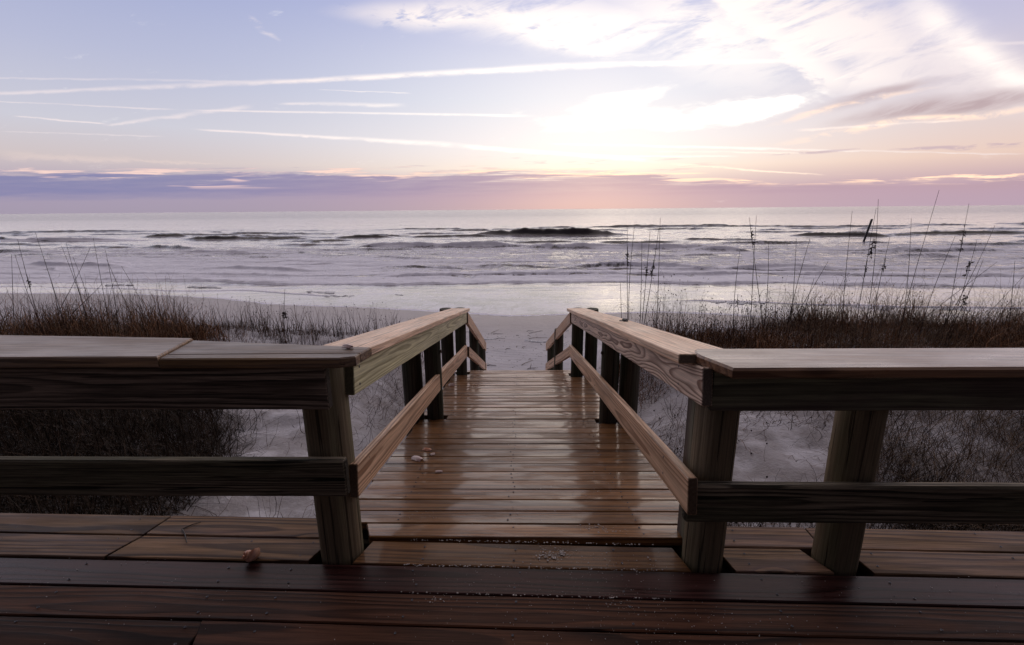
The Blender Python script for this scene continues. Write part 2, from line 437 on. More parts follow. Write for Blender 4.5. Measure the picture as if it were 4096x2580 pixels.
col = nt.mix(fm, col, (.84, .82, .95))
nt.link(col, b.inputs['Base Color'])
nt.link(nt.mix(fm, nt.vec(.13, .13, .13), nt.vec(.7, .7, .7)), b.inputs['Roughness'])
rg = nt.lin(20., 300., py, .07, .24)
nt.link(rg + fm * .5 + film * .2, b.inputs['Roughness'])
b.inputs['IOR'].default_value = 1.34
bp = nt.new('ShaderNodeBump'); bp.inputs['Distance'].default_value = 1.
h1 = nt.noise(nt.vec(px * 1.8, py * 2.6, 0.), 1., 5., .6, .3)
h2 = nt.noise(nt.vec(px * .35, py * 1.1, 2.), 1., 4., .55, .3)
amp = nt.sm(16., 30., py) * nt.lin(60., 160., py, 1., 3.2) + .06
nt.link((h1 * .032 + h2 * .07) * amp + fm * f1 * .12, bp.inputs['Height']); bp.inputs['Strength'].default_value = .8
nt.link(bp.outputs[0], b.inputs['Normal'])

WAVES0 = [  # x0,y0,x1,y1,height,foam
 (-5.5, 69.5, 14, 68, 1.02, 0), (-59, 73, -53, 74, .55, 0), (-47, 65, -39, 65, .62, 0), (-40, 65, -30, 65, .4, 0), (-26, 66, -19, 67, .55, 0),
 (-15.5, 67, -3.4, 67.5, .38, 0), (-16.8, 50, -9, 49.2, .42, .5), (-9, 49.2, -.2, 48.4, .5, .75), (1.2, 47.2, 9, 46, .5, .7), (9, 46, 17, 44.2, .48, .75), (16.8, 42.8, 20.5, 41.6, .34, .2),
 (37, 62.9, 47, 60.5, .65, 0), (47, 61.5, 53, 62.5, .35, 0), (53, 65.8, 69, 63.6, .5, 0), (-41.5, 50.5, -34.4, 48.8, .38, 0), (-21.5, 31.4, -13.8, 30.3, .27, .25), (-37.5, 34.6, -29, 32.5, .34, .45),
 (-9.2, 31.4, -3.4, 30.6, .17, .1), (4, 30.7, 11.2, 28.8, .34, .5), (13.6, 29.7, 19, 29.4, .28, .35), (-73, 64.5, -57, 64.5, .5, .5), (-70, 58, -60, 57, .35, .2), (-12, 38, -8, 37.7, .13, .1),
 (22, 50, 30, 49, .3, .1), (33, 41, 41, 40, .36, .55), (20, 57, 27, 56, .25, 0), (29, 36.5, 33, 36, .2, .1), (36, 34, 44, 33, .24, .2), (43, 47, 50, 46, .3, .2), (-52, 80, -36, 81, .3, 0), (-25, 95, -12, 96, .35, 0),
 (15, 98, 40, 96, .45, 0), (50, 92, 75, 90, .4, 0), (-105, 95, -75, 96, .4, 0), (-33, 44, -25, 43, .25, .5), (-5, 57, 1, 56.6, .16, .1), (60, 52, 72, 50, .4, .3), (-60, 47, -50, 46, .3, .2)]
WAVES = [(a, b_, c, d_, h * (1. if h > 1 else .8), f_) for (a, b_, c, d_, h, f_) in WAVES0]
_r = random.Random(5)
for i in range(120):
    y = _r.uniform(29, 100); x = _r.uniform(-1.15, 1.15) * y; L = _r.uniform(1.5, 8.) * (y / 45)
    WAVES.append((x - L / 2, y, x + L / 2, y + _r.uniform(-.4, .2), _r.uniform(.04, .15) * (y / 40) ** .8, .0))
BORES = [  # polylines of broken white water: points, height, foam, trail
 ([(-60, 31), (-33, 27.8), (-22.4, 25.9), (-11.7, 24.2), (-4.9, 23.8), (6.2, 24.0), (12, 23.6), (23.9, 22.1), (40, 21)], .10, 1.5, 3.0),
 ([(-9, 26.8), (-.5, 27.3), (9.7, 27.4), (24, 25.6), (42, 24.6)], .14, 1.3, 1.4),
 ([(-18, 35.5), (-8, 34.6), (2, 34.2), (9, 34.8)], .06, 1.1, .9),
 ([(-18, 50.0), (-9, 49.0), (0, 48.2), (9, 45.8), (20, 42.0)], .10, 1.2, 1.6),
 ([(24, 42), (34, 40.6), (46, 39.5), (60, 39)], .08, 1.2, 1.2),
 ([(-80, 64.2), (-66, 64), (-52, 63.5)], .10, 1.2, 2.2),
 ([(-48, 44), (-36, 43), (-26, 42.2), (-20, 42.4)], .08, 1.1, 1.3),
 ([(4, 29.6), (14, 28.6), (24, 28.9), (36, 28)], .10, 1.3, 1.0),
 ([(-40, 30.2), (-22, 28.2), (-13, 27.4), (-6, 27.6)], .08, 1.2, 2.4)]

def build_sea():
    ys = np.concatenate([np.arange(12.5, 20, .12), np.arange(20, 34, .075), np.geomspace(34, 100, 330), np.geomspace(101, 600, 160), np.geomspace(620, 30000, 40)])
    us = np.concatenate([-np.geomspace(30, 1.36, 14), np.linspace(-1.3, 1.3, 820), np.geomspace(1.36, 30, 14)])
    U, Y = np.meshgrid(us, ys); Xw = U * (Y + 0)
    Z = np.zeros_like(Xw); foam = np.zeros_like(Xw); steep = np.zeros_like(Xw)
    far = sstep(90, 300, Y)
    near = sstep(0, 1, (Y - 20) / 8)
    # chop
    Z += near * (1 - far) * (.20 * (fbm(Xw * .22, Y * .75, 31, 4) - .5) + .09 * (fbm(Xw * .8, Y * 2.1, 37, 3) - .5))
    Z += sstep(60, 110, Y) * (1 - sstep(600, 1500, Y)) * .3 * (fbm(Xw * .05, Y * .16, 41, 3) - .5)
    for (x0, y0, x1, y1, A, fo) in WAVES:
        L = x1 - x0
        sel = (Xw > x0 - .3 * L) & (Xw < x1 + .3 * L) & (np.abs(Y - (y0 + y1) / 2) < 8 * A + 5)
        if not sel.any(): continue
        xx = Xw[sel]; yy = Y[sel]; t = (xx - x0) / L
        env = sstep(-.22, .28, t) * (1 - sstep(.72, 1.22, t)) * (.6 + .8 * fbm(xx * .7, yy * 0 + y0, 51, 4))
        yc = y0 + (y1 - y0) * t + .35 * np.sin(t * 5 + y0) + 1.2 * (fbm(xx * .12, yy * 0 + y0, 55, 2) - .5)
        d = yy - yc; a = A * env
        sf = .6 * A + .08; sb = 2.4 * A + .5
        prof = np.where(d < 0, np.exp(-(d / sf) ** 2), np.exp(-np.abs(d / sb) ** 1.15))
        Z[sel] += a * prof
        steep[sel] = np.maximum(steep[sel], np.clip(env * 1.3, 0, 1) * sstep(-2.2 * sf, -1.2 * sf, d) * (1 - sstep(.0, .5 * sf, d)) * min(1, A / .18))
        if fo > 0:
            q = np.where(d < 0, np.exp(-(d / (sf * 1.6)) ** 2), np.exp(-(d / (1.2 + A)) ** 2)) * fo * env
            q *= .55 + .9 * fbm(xx * .8, yy * 1.2, 61, 3)
            foam[sel] = np.maximum(foam[sel], q)
            Z[sel] += q * .12 * (vnoise(xx * 4, yy * 5, 71) - .3)
    for pts, A, fo, tr in BORES:
        bx = [p[0] for p in pts]; by = [p[1] for p in pts]
        yc = np.interp(Xw, bx, by) + 1.7 * (fbm(Xw * .22, Xw * 0 + A * 9, 65, 5) - .5)
        env = sstep(bx[0] - 2, bx[0] + 3, Xw) * (1 - sstep(bx[-1] - 3, bx[-1] + 2, Xw))
        env = env * (.3 + 1.15 * fbm(Xw * .35, Xw * 0 + A, 67, 3))
        d = Y - yc
        prof = np.where(d < 0, np.exp(-(d / .14) ** 2), np.exp(-(d / 1.2) ** 2))
        Z += A * env * prof * (1 + .5 * (vnoise(Xw * 3.5, Y * 3, 73) - .5))
        q = np.where(d < 0, np.exp(-(d / .2) ** 2), np.exp(-(d / tr) ** 2)) * fo * env
        q = np.clip(q * (.35 + 1.2 * fbm(Xw * .9, Y * 2.2, 77, 5)), 0, 1.1)
        foam = np.maximum(foam, q)
    # churned foam on the left
    reg = sstep(-4, -20, Xw) * sstep(24, 26, Y) * (1 - sstep(31, 42, Y)) * .46 + sstep(26, 30, Y) * (1 - sstep(45, 60, Y)) * .34 + sstep(8, 20, Xw) * sstep(20.5, 22, Y) * (1 - sstep(26, 30, Y)) * .3
    foam = np.maximum(foam, reg * (.5 + fbm(Xw * .25, Y * .8, 81, 4)))
    # thin swash film lines on the wet sand
    for (pts, s) in (([(-40, 25), (-25, 23.6), (-14, 22.0), (-8, 20.3)], 3), ([(6, 19.3), (10, 18.4), (16, 17.4), (26, 16.6)], 4)):
        yc = np.interp(Xw, [p[0] for p in pts], [p[1] for p in pts]) + .8 * (fbm(Xw * .3, Xw * 0 + s, 85, 3) - .5)
        e = sstep(pts[0][0], pts[0][0] + 2, Xw) * (1 - sstep(pts[-1][0] - 2, pts[-1][0], Xw))
        d = Y - yc
        foam = np.maximum(foam, np.exp(-(d / .13) ** 2) * e * .9); Z += .03 * np.exp(-(d / .15) ** 2) * e
    foam[Y > 110] = 0
    S = np.interp(Xw, SHX, SHY)
    edge = np.exp(-((Y - S - .1) / .16) ** 2) * (Y < 40)
    foam = np.maximum(foam, edge * (.35 + .6 * fbm(Xw * .8, Y, 91, 3)))
    Z *= sstep(0, 4, Y - S)
    o = np_mesh('sea', np.stack([Xw, Y, Z + SEA], -1).reshape(-1, 3), grid_quads(len(ys), len(us)), M['sea'], {'foam': foam, 'steep': steep})
    tag(o, 'calm shallow sea with small breaking waves', 'sea', kind='structure')
build_sea()

# foam lumps: on the shallows and on the beach
m, nt, b = material('foam_lump'); M['foam'] = m
b.inputs['Base Color'].default_value = (.68, .68, .74, 1); b.inputs['Roughness'].default_value = .6
tc = nt.new('ShaderNodeTexCoord'); bp = nt.new('ShaderNodeBump'); bp.inputs['Strength'].default_value = .6; bp.inputs['Distance'].default_value = .02
nt.link(nt.noise(tc.outputs['Object'], 30., 3.), bp.inputs['Height']); nt.link(bp.outputs[0], b.inputs['Normal'])
def foam_patch(pts, size, hgt, label, n=14, grp=None):
    mb = MB()
    c0 = pts[0]
    for i in range(len(pts) - 1 if len(pts) > 1 else 1):
        a = pts[i]; c = pts[i + 1] if len(pts) > 1 else pts[i]
        for k in range(n):
            t = random.random()
            x = a[0] + (c[0] - a[0]) * t + random.gauss(0, size * .5); y = a[1] + (c[1] - a[1]) * t + random.gauss(0, size * .35)
            z = max(float(ground(x, y)), SEA)
            s = size * random.uniform(.25, .7)
            mb.blob((x, y, z), s, s * .8, hgt * random.uniform(.4, 1.1), half=True, n=9, rough=.18)
    o = mb.build('foam_patch', M['foam'], origin=(c0[0], c0[1], max(float(ground(c0[0], c0[1])), SEA)), angle=60)
    tag(o, label, 'sea foam', 'clumps of sea foam', 'stuff')
F = [(-0.0785, -0.2863), (-0.0672, -0.2854), (-0.0559, -0.2845), (0.0155, -0.2883), (0.0306, -0.2907), (0.0456, -0.2928), (0.0569, -0.2924), (0.0964, -0.294), (0.0984, -0.3012), (0.1015, -0.2662), (0.1127, -0.2666)]
H_ = [ray_hit(*f) for f in F]
foam_patch(H_[0:3], .07, .025, 'narrow strip of white foam on the sand beside the left stair rail')
foam_patch(H_[3:7], .09, .035, 'longest strip of white foam on the sand beside the right stair rail')
foam_patch([H_[7], H_[8]], .08, .03, 'white foam on the sand seen between the right stair posts')
foam_patch(H_[9:11], .08, .03, 'white foam on the sand seen past the right far ramp post')
for (x, y, s, lab) in ((-8.3, 20.6, .26, 'foam clumps floating off the left beach, nearest the left ramp rail'), (-9.5, 21.6, .3, 'foam clumps floating in the shallows above the left dune sprigs'), (-16.5, 23.4, .34, 'long foam raft in the shallows above the left tall stalks'), (-21.5, 24.2, .32, 'foam clumps in the shallows near the left edge'), (8.9, 18.5, .3, 'rounded foam mound at the swash edge left of the tall right stalks'), (13.8, 17.4, .3, 'largest foam mound at the swash edge among the right stalks'), (16.2, 17.1, .2, 'small foam clump at the swash edge near the right edge'), (-5.5, 20.8, .14, 'small foam flecks in the shallows above the left ramp rail')):
    foam_patch([(x - s * 2.2, y), (x + s * 2.2, y - .2)], s, s * .13, lab, n=16)

# leaning pile out in the water
mb = MB(); mb.post(36.9, 50.7, -3.5, .15, .105, lean=(.2, 0), seed=3)
o = mb.build('leaning_pile', M['wet_pile'], origin=(36.9, 50.7, -3.5)); tag(o, 'dark wooden pile leaning out of the sea beyond the right stalks', 'pile')

# ------------------------------------------------------------------ platform
SL = .1697; ZD = .317; PITCH = .1445; DT = math.tan(math.radians(-1.354))
def rowY(i, x): return 1.778 - i * PITCH + x * DT
def deck_z(y): return ZD - SL * y
def skew(mb, i, x0, x1, z=0., sh0=0., sh1=0., cup=None, **k):
    yc = (rowY(i, x0) + rowY(i + 1, x0)) / 2; yd = (rowY(i, x1) + rowY(i + 1, x1)) / 2
    mb.board((x0, yc, z - .019), (x1, yd, z - .019), .1385, .038, cup=random.uniform(-.0015, .002) if cup is None else cup, shear0=sh0, shear1=sh1, **k)

plat = empty('viewing_platform', (0, 0, 0), 'horizontal plank deck of the viewing platform in the foreground, dark and damp', 'deck')
mb = MB()
joints = {1: [], 2: [3.1], 3: [-1.16], 4: [3.4], 5: [-3.2], 6: [2.9]}
for i in range(2, 26):
    xs = [-4.2] + sorted(joints.get(i, [random.uniform(-2.5, 2.5)])) + [4.2]
    for a, c in zip(xs[:-1], xs[1:]):
        skew(mb, i, a + .0015, c - .0015, z=random.uniform(-.0015, .0015), sh0=random.choice((0, .02, -.05)), sh1=0)
# the board between the corner posts, row 0
mb2 = MB()
mb.build('dark_decking', M['dark_deck'], plat)
mb = MB(); skew(mb, 1, -4.2, 4.2, rnd=.5)
mb.build('wet_board', M['wet_row'], plat)['label'] = 'wet purplish board reflecting the posts'
mb = MB()
skew(mb, 0, -.70, .695, z=.0, sh0=.045, sh1=-.04, rnd=.25)
mb.build('threshold_board', M['ramp_deck'], plat)['label'] = 'brown board between the two corner posts'
for (i_, xa, xb, z_, s0, s1, r_) in ((0, -4.2, -1.79, .006, 0, .06, .05), (-1, -4.2, -1.745, .006, 0, .03, .0), (0, -1.783, -.885, .008, .06, .05, .75), (-1, -1.738, -.885, .008, .03, 0, .6),
        (0, .878, 1.262, .003, -.03, -.07, .9), (-1, .885, 1.332, .003, 0, 0, .65), (0, 1.437, 4.2, .003, -.03, 0, .35), (-1, 1.336, 4.2, .003, 0, 0, .5)):
    mb = MB(); skew(mb, i_, xa, xb, z=z_, sh0=s0, sh1=s1, rnd=r_)
    mb.build('edge_board', M['light_deck'], plat)['label'] = 'paler newer board along the outer edge'
mb = MB()
for y in (1.70, .9, 0, -.9, -1.7):
    mb.board((-4.2, y, -.14), (4.2, y, -.14), .038, .18)
mb.build('joist', M['joist'], plat)
mb = MB(); mb.board((-4.2, 1.99, -.27), (-.885, 1.925, -.27), .40, .03, up=(0, 1, 0))
mb.board((-.88, 1.90, -.26), (.88, 1.87, -.26), .34, .03, up=(0, 1, 0)); mb.board((.885, 1.875, -.27), (4.2, 1.80, -.27), .40, .03, up=(0, 1, 0))
mb.build('gap_blocker', M['joist'], plat)  # boards added below the deck edge to keep the gaps by the posts dark
def screws(parent, pts):
    mb = MB()
    for (x, y, z, nx) in pts:
        V = []; n = 8
        for (r, h) in ((.0046, -.001), (.0046, .0006), (.0036, .0009), (.0016, -.0006)):
            V += [(x + r * math.cos(6.283 * j / n), y + r * math.sin(6.283 * j / n), z + h + nx * (r * math.sin(6.283 * j / n))) for j in range(n)]
        Fc = []
        for k in range(3):
            for j in range(n): Fc.append([k * n + j, k * n + (j + 1) % n, (k + 1) * n + (j + 1) % n, (k + 1) * n + j])
        Fc.append([3 * n + j for j in range(n)])
        mb.add(V, Fc)
    o = mb.build('deck_screws', M['screw'], parent); o['kind'] = 'stuff'
pts = []
for i in range(-1, 6):
    for x in (-2.42, -1.86, -1.22, -.95, -.44, -.02, .42, .98, 1.5, 2.1, 2.7):
        if i < 1 and (-.9 < x < -.67 or .67 < x < .88): continue
        if i == -1 and -.9 < x < .9: continue
        for k in (.25, .75):
            pts.append((x + random.uniform(-.02, .02), rowY(i, x) - PITCH * k + random.uniform(-.008, .008), (.008 if i < 1 and abs(x) > .9 else .002), 0))
screws(plat, pts)

# ------------------------------------------------------------------ sloping boardwalk
ramp = empty('sloping_boardwalk', (0, 1.8, 0), 'wet brown plank boardwalk sloping down between handrails to the beach', 'boardwalk')
mb = MB(); cs = 1 / math.sqrt(1 + SL * SL); pitch = .1275 * cs; y = 1.80; i = 0; pts = []
un = Vector((0, SL * cs, cs))
while y + pitch < 6.13:
    yc = y + pitch / 2; z = deck_z(yc)
    x0, x1 = -.88 + random.uniform(-.01, .01), .87 + random.uniform(-.01, .01)
    if i == 0: x0 = -.722
    c = Vector((0, yc, z)) - un * .019
    tilt = random.uniform(-.03, .03)
    up = (un + Vector((0, tilt, 0))).normalized()
    segs = [(x0, x1)]
    for (pxx, pyy, s) in ((-.745, 3.74, -1), (.75, 3.62, 1), (-.775, 5.83, -1), (.75, 5.72, 1)):
        if abs(yc - pyy) < .10:
            a, bb = segs[0]
            segs[0] = (a, pxx - .10) if s > 0 else (pxx + .10, bb)
            if s > 0: segs[0] = (a, pxx - .10)
    for a, bb in segs:
        mb.board((a, c.y, c.z + random.uniform(-.0015, .0015)), (bb, c.y, c.z + random.uniform(-.0015, .0015)), .1215, .038, up=up, cup=random.uniform(-.003, .004), shear0=-.05 if i == 0 else 0.)
    if i % 1 == 0:
        for x in (-.62, -.05, .55):
            for k in (.28, .72):
                yy = y + pitch * k; pts.append((x + random.uniform(-.02, .02), yy, deck_z(yy) + .0015, -SL))
    y += pitch; i += 1
mb.build('decking', M['ramp_deck'], ramp)
mb = MB()
for x in (-.84, 0, .83): mb.board((x, 1.86, deck_z(1.86) - .14), (x, 6.08, deck_z(6.08) - .14), .038, .19)
mb.build('stringer', M['joist'], ramp)
screws(ramp, pts)
mb = MB()
for k in range(4):
    mb.board((-.8, 6.30 + k * .36, -.93 - k * .17), (.78, 6.30 + k * .36, -.93 - k * .17), .28, .038)
mb.build('stair_tread', M['ramp_deck'], ramp)

# ------------------------------------------------------------------ platform railings
def part(name, mat, parent, fn, label=None):
    mb = MB(); fn(mb); o = mb.build(name, M[mat] if isinstance(mat, str) else mat, parent)
    if label: o['label'] = label
    return o
lr = empty('platform_railing', (-.80, 1.745, 0), 'left platform railing, grey weathered boards, with a pink shell on its cap end', 'railing', 'platform railings')
def f(mb):
    mb.prism([(-4.2, 1.556), (-1.302, 1.553), (-1.347, 1.803), (-2.25, 1.868), (-4.2, 1.93)], .922, .965, rnd=.9)
part('cap_board', 'plat_cap_l', lr, f, 'paler left cap board')
part('cap_board', 'plat_cap_l', lr, lambda mb: mb.prism([(-1.299, 1.553), (-.65, 1.553), (-.592, 1.573), (-.590, 1.612), (-1.309, 1.604)], .918, .957, rnd=.15, pith=(.02, -.05)), 'narrow front strip of the cap end')
part('cap_board', 'plat_cap_l', lr, lambda mb: mb.prism([(-1.3096, 1.6065), (-.589, 1.6145), (-.572, 1.69), (-.812, 1.727), (-1.344, 1.80)], .918, .956, rnd=.05), 'back strip of the cap end')
part('upper_board', 'plat_board_l', lr, lambda mb: mb.board((-4.2, 1.610, .838), (-.715, 1.606, .828), .177, .038, up=(0, -1, 0), warp=.002, rnd=.5, pith=(.0, -.09)))
part('lower_board', 'plat_low', lr, lambda mb: mb.board((-4.2, 1.625, .450), (-.685, 1.615, .441), .16, .040, up=(0, -1, 0), warp=.002, bev=.007, rnd=.5))
part('post', 'post', lr, lambda mb: mb.post(-.797, 1.745, -.7, .912, .088, lean=(.0, 0), seed=1, cracks=3), 'round corner post')
part('post', 'post', lr, lambda mb: mb.post(-3.05, 1.80, -.7, .92, .088, seed=2))

rr = empty('platform_railing', (.79, 1.71, 0), 'right platform railing with a brown chamfered cap and two round posts', 'railing', 'platform railings')
part('cap_board', 'plat_cap_r', rr, lambda mb: mb.prism([(.682, 1.719), (.662, 1.664), (.664, 1.63), (.724, 1.485), (4.2, 1.491), (4.2, 1.712)], .897, .937, bev=.008, rnd=.5, pith=(.03, -.02)))
part('upper_board', 'plat_board_r', rr, lambda mb: mb.board((.70, 1.592, .818), (4.2, 1.592, .816), .156, .038, up=(0, -1, 0), warp=.001, rnd=.55, pith=(.01, -.10)))
part('lower_board', 'plat_low', rr, lambda mb: mb.board((.645, 1.592, .353), (4.2, 1.592, .318), .166, .042, up=(0, -1, 0), warp=.004, bev=.009, rnd=.3))
part('post', 'post', rr, lambda mb: mb.post(.790, 1.712, -.7, .893, .084, seed=5, cracks=3), 'round corner post')
part('post', 'post', rr, lambda mb: mb.post(1.352, 1.700, -.7, .893, .084, seed=6, cracks=3), 'split round post with a deep crack')
part('post', 'post', rr, lambda mb: mb.post(3.35, 1.70, -.7, .893, .084, seed=8))
part('backing_board', 'plat_board_r', rr, lambda mb: mb.board((.752, 1.835, -.25), (.752, 1.835, .89), .036, .085, up=(0, 1, 0), rnd=.7), 'narrow upright board behind the corner post')

# ------------------------------------------------------------------ ramp handrails (with the stair rails beyond the kink)
def handrail(side):
    L = side < 0
    root = empty('ramp_handrail', (-.75 if L else .75, 3.7, deck_z(3.7)),
                 'left handrail of the boardwalk, pale greenish top board, descending to the beach stairs' if L else
                 'right handrail of the boardwalk, bold striped top board, descending to the beach stairs', 'handrail', 'handrails beside the boardwalk')
    zc = 1.2235 if L else 1.217
    xi = -.628 if L else .600; xo = xi + side * .236; xm = (xi + xo) / 2
    y0 = 1.79 if L else 1.655; yk = 5.70
    P0 = Vector((xm, y0, zc - SL * y0)); P1 = Vector((xm, yk, zc - SL * yk)); off = un * .019
    part('cap_board', 'ramp_cap', root, lambda mb: mb.board(P0 - off, P1 - off, .236, .038, up=un, warp=.002, rnd=.5, shear1=0, pith=(.03, -.06)))
    # top board under the cap
    xb = -.670 if L else .659; xb += side * .019; zb = 1.0317
    ya = 1.742 if L else 1.56; hb = (zc - .038 / cs) - zb - .004; zmid = zb + hb / 2
    part('top_board', 'ramp_top_l' if L else 'ramp_top_r', root, lambda mb: mb.board((xb, ya, zmid - SL * ya), (xb, yk - .01, zmid - SL * (yk - .01)), hb * cs, .038, up=(-side, 0, 0), warp=.0015, rnd=.5, pith=(.02, -.03) if L else (.0, -.03)))
    xl = (-.681 if L else .642) + side * .019; ya = 1.70 if L else 1.555; zl = .7328
    part('lower_board', 'ramp_low', root, lambda mb: mb.board((xl, ya, zl - .076 - SL * ya), (xl, yk, zl - .076 - SL * yk), .146, .038, up=(-side, 0, 0), warp=.002, rnd=.6 if L else .4, pith=(.03, -.04)))
    # stairs part
    xe = -.605 if L else .476; xs = -.660 if L else .650
    part('stair_top_board', 'ramp_low', root, lambda mb: mb.board((xs + side * .012, yk + .01, .125), (xe + side * .019, 8.0, -.955), .150, .038, up=(-side, .05, 0), warp=.001, rnd=.3))
    part('stair_lower_board', 'ramp_low', root, lambda mb: mb.board((xs + side * .012, yk + .01, -.325), (xe + side * .019, 8.0, -1.345), .130, .038, up=(-side, .05, 0), warp=.001, rnd=.3))
    inner = [(-.745, 3.74), (-.775, 5.83)] if L else [(.750, 3.62), (.748, 5.72)]
    outer = [(-.935, 3.76), (-.965, 5.88)] if L else [(.925, 3.66), (.935, 5.76)]
    for k, (x, y) in enumerate(inner):
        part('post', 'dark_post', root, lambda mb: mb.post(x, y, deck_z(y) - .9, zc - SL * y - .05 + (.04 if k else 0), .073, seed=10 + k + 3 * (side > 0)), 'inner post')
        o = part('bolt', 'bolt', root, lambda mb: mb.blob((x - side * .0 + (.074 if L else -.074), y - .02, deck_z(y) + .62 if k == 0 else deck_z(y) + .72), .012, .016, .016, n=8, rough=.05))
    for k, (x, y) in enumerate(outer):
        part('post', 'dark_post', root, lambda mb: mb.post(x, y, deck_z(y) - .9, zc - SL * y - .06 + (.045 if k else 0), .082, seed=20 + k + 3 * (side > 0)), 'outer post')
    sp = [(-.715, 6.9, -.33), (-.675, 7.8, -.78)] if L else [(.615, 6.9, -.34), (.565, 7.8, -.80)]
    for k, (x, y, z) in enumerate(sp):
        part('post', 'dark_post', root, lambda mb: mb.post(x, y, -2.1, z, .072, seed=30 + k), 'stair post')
    # fixing nails on the near ends
    mb = MB()
    for (yy, zz) in ((1.86, .045), (1.85, -.03), (3.7, .03), (3.7, -.03)):
        mb.blob((xl - side * .0195, yy, zl - .076 + zz - SL * yy), .0025, .006, .006, n=6, rough=.02)
        mb.blob((xb - side * .0195, yy - .05, zmid + zz - SL * yy), .0025, .006, .006, n=6, rough=.02)
    mb.build('nail_heads', M['screw'], root)['kind'] = 'stuff'
handrail(-1); handrail(1)

# ------------------------------------------------------------------ shells, sand, twigs
def whelk(name, loc, L, rad, rot, mat, label, broken=.0, turns=3.2):
    """a coiled spire with a flaring body whorl and an open lip"""
    mb = MB(); V = []; Fc = []; nu, nv = 60, 10
    for i in range(nu + 1):
        t = i / nu; a = t * turns * 2 * math.pi; s = (t ** 1.7) * (1 - broken * (t > .86) * (t - .86) * 4)
        R = rad * s * .52; zc = L * (.95 - .62 * t ** 1.1)
        for j in range(nv):
            q = 2 * math.pi * j / nv
            rr = rad * s * .55 * (1 + .10 * math.sin(q * 3 + a * 2))
            rx = R + rr * math.cos(q); z = zc + rr * 1.25 * math.sin(q) * (1.5 if math.sin(q) < 0 else .8)
            V.append(((rx) * math.cos(a), (rx) * math.sin(a), z))
    for i in range(nu):
        for j in range(nv):
            j2 = (j + 1) % nv; Fc.append([i * nv + j, i * nv + j2, (i + 1) * nv + j2, (i + 1) * nv + j])
    # canal
    b0 = len(V); n = 10
    for k in range(6):
        for j in range(n):
            q = 2 * math.pi * j / n; r = rad * (.55 - .085 * k); V.append((r * math.cos(q) * .8, r * math.sin(q) * .6, L * (.38 - .09 * k)))
    for k in range(5):
        for j in range(n): Fc.append([b0 + k * n + j, b0 + k * n + (j + 1) % n, b0 + (k + 1) * n + (j + 1) % n, b0 + (k + 1) * n + j])
    V = [(p[0], p[1], p[2] - L * .45) for p in V]
    from mathutils import Euler
    E = Euler(rot).to_matrix(); V = [E @ Vector(p) for p in V]
    mz = min(v.z for v in V); V = [v - Vector((0, 0, mz)) for v in V]
    mb.add([v + Vector(loc) for v in V], Fc)
    o = mb.build(name, M[mat], origin=loc, angle=50); tag(o, label, 'seashell', 'broken seashells'); return o
def shard(name, loc, L, W, H, rotz, mat, label, seed):
    """a curved, jagged fragment of shell"""
    r = random.Random(seed); mb = MB(); nu, nv = 9, 6; V = []; Fc = []
    for i in range(nu + 1):
        t = i / nu - .5
        for j in range(nv + 1):
            s = j / nv - .5; edge = 1 + (.3 * (r.random() - .5) if i in (0, nu) or j in (0, nv) else 0)
            x = L * t * edge; yy = W * s * edge * (1 - .9 * (t + .1) ** 2)
            V.append((x, yy, H * (1 - 3.2 * s * s) * (1 - 1.2 * t * t) + .12 * H * math.sin(s * 22)))
    for i in range(nu):
        for j in range(nv):
            a = i * (nv + 1) + j; Fc.append([a, a + 1, a + nv + 2, a + nv + 1])
    n0 = len(V); V += [(v[0] * .94, v[1] * .94, v[2] - H * .18) for v in V]
    Fc += [[q + n0 for q in f_[::-1]] for f_ in Fc]
    ring = [j for j in range(nv + 1)] + [i * (nv + 1) + nv for i in range(1, nu + 1)] + [nu * (nv + 1) + j for j in range(nv - 1, -1, -1)] + [i * (nv + 1) for i in range(nu - 1, 0, -1)]
    for k in range(len(ring)):
        a, c = ring[k], ring[(k + 1) % len(ring)]; Fc.append([a, a + n0, c + n0, c])
    c, s_ = math.cos(rotz), math.sin(rotz); mz = min(v[2] for v in V)
    V = [(v[0] * c - v[1] * s_ + loc[0], v[0] * s_ + v[1] * c + loc[1], v[2] - mz + loc[2]) for v in V]
    mb.add(V, Fc); o = mb.build(name, M[mat], origin=loc, angle=50); tag(o, label, 'seashell', 'broken seashells')
whelk('seashell', (-1.168, 1.66, .002), .085, .034, (math.radians(70), math.radians(12), math.radians(-30)), 'shell_o', 'orange whelk shell on the platform boards, largest of the shells')
shard('seashell', (-.683, 2.742, deck_z(2.742)), .075, .05, .022, -.5, 'shell_w', 'jagged white shell on the boardwalk by the left lower rail', 1)
shard('seashell', (-.652, 2.919, deck_z(2.919)), .06, .035, .016, -.3, 'shell_o', 'pink shell piece on the boardwalk just beyond the jagged white shell', 2)
shard('seashell', (-.600, 2.835, deck_z(2.835)), .032, .022, .012, .6, 'shell_w', 'small shell chip right of the jagged white shell on the boardwalk', 3)
shard('seashell', (-.506, 2.544, deck_z(2.544)), .045, .02, .010, .1, 'shell_w', 'thin curved shell sliver alone on the boardwalk, nearest the platform', 4)
shard('seashell', (-.655, 1.672, .957), .040, .026, .015, -.4, 'shell_w', 'small pink shell on the end of the left railing cap', 5)
shard('seashell', (-.800, 5.045, deck_z(5.045)), .07, .05, .03, .2, 'shell_w', 'pale shell at the left edge of the boardwalk near its far posts', 6)
mb = MB()
for k in range(7): mb.blob((.776 + random.uniform(-.014, .014), 3.312 + random.uniform(-.02, .02), 1.217 - SL * 3.312 + .008), .014, .018, .012, n=7, rough=.3)
for k in range(6): mb.blob((.765 + random.uniform(-.01, .01), 3.345 + random.uniform(-.01, .01), 1.217 - SL * 3.345 + .002), .010, .010, .004, n=6, rough=.3)
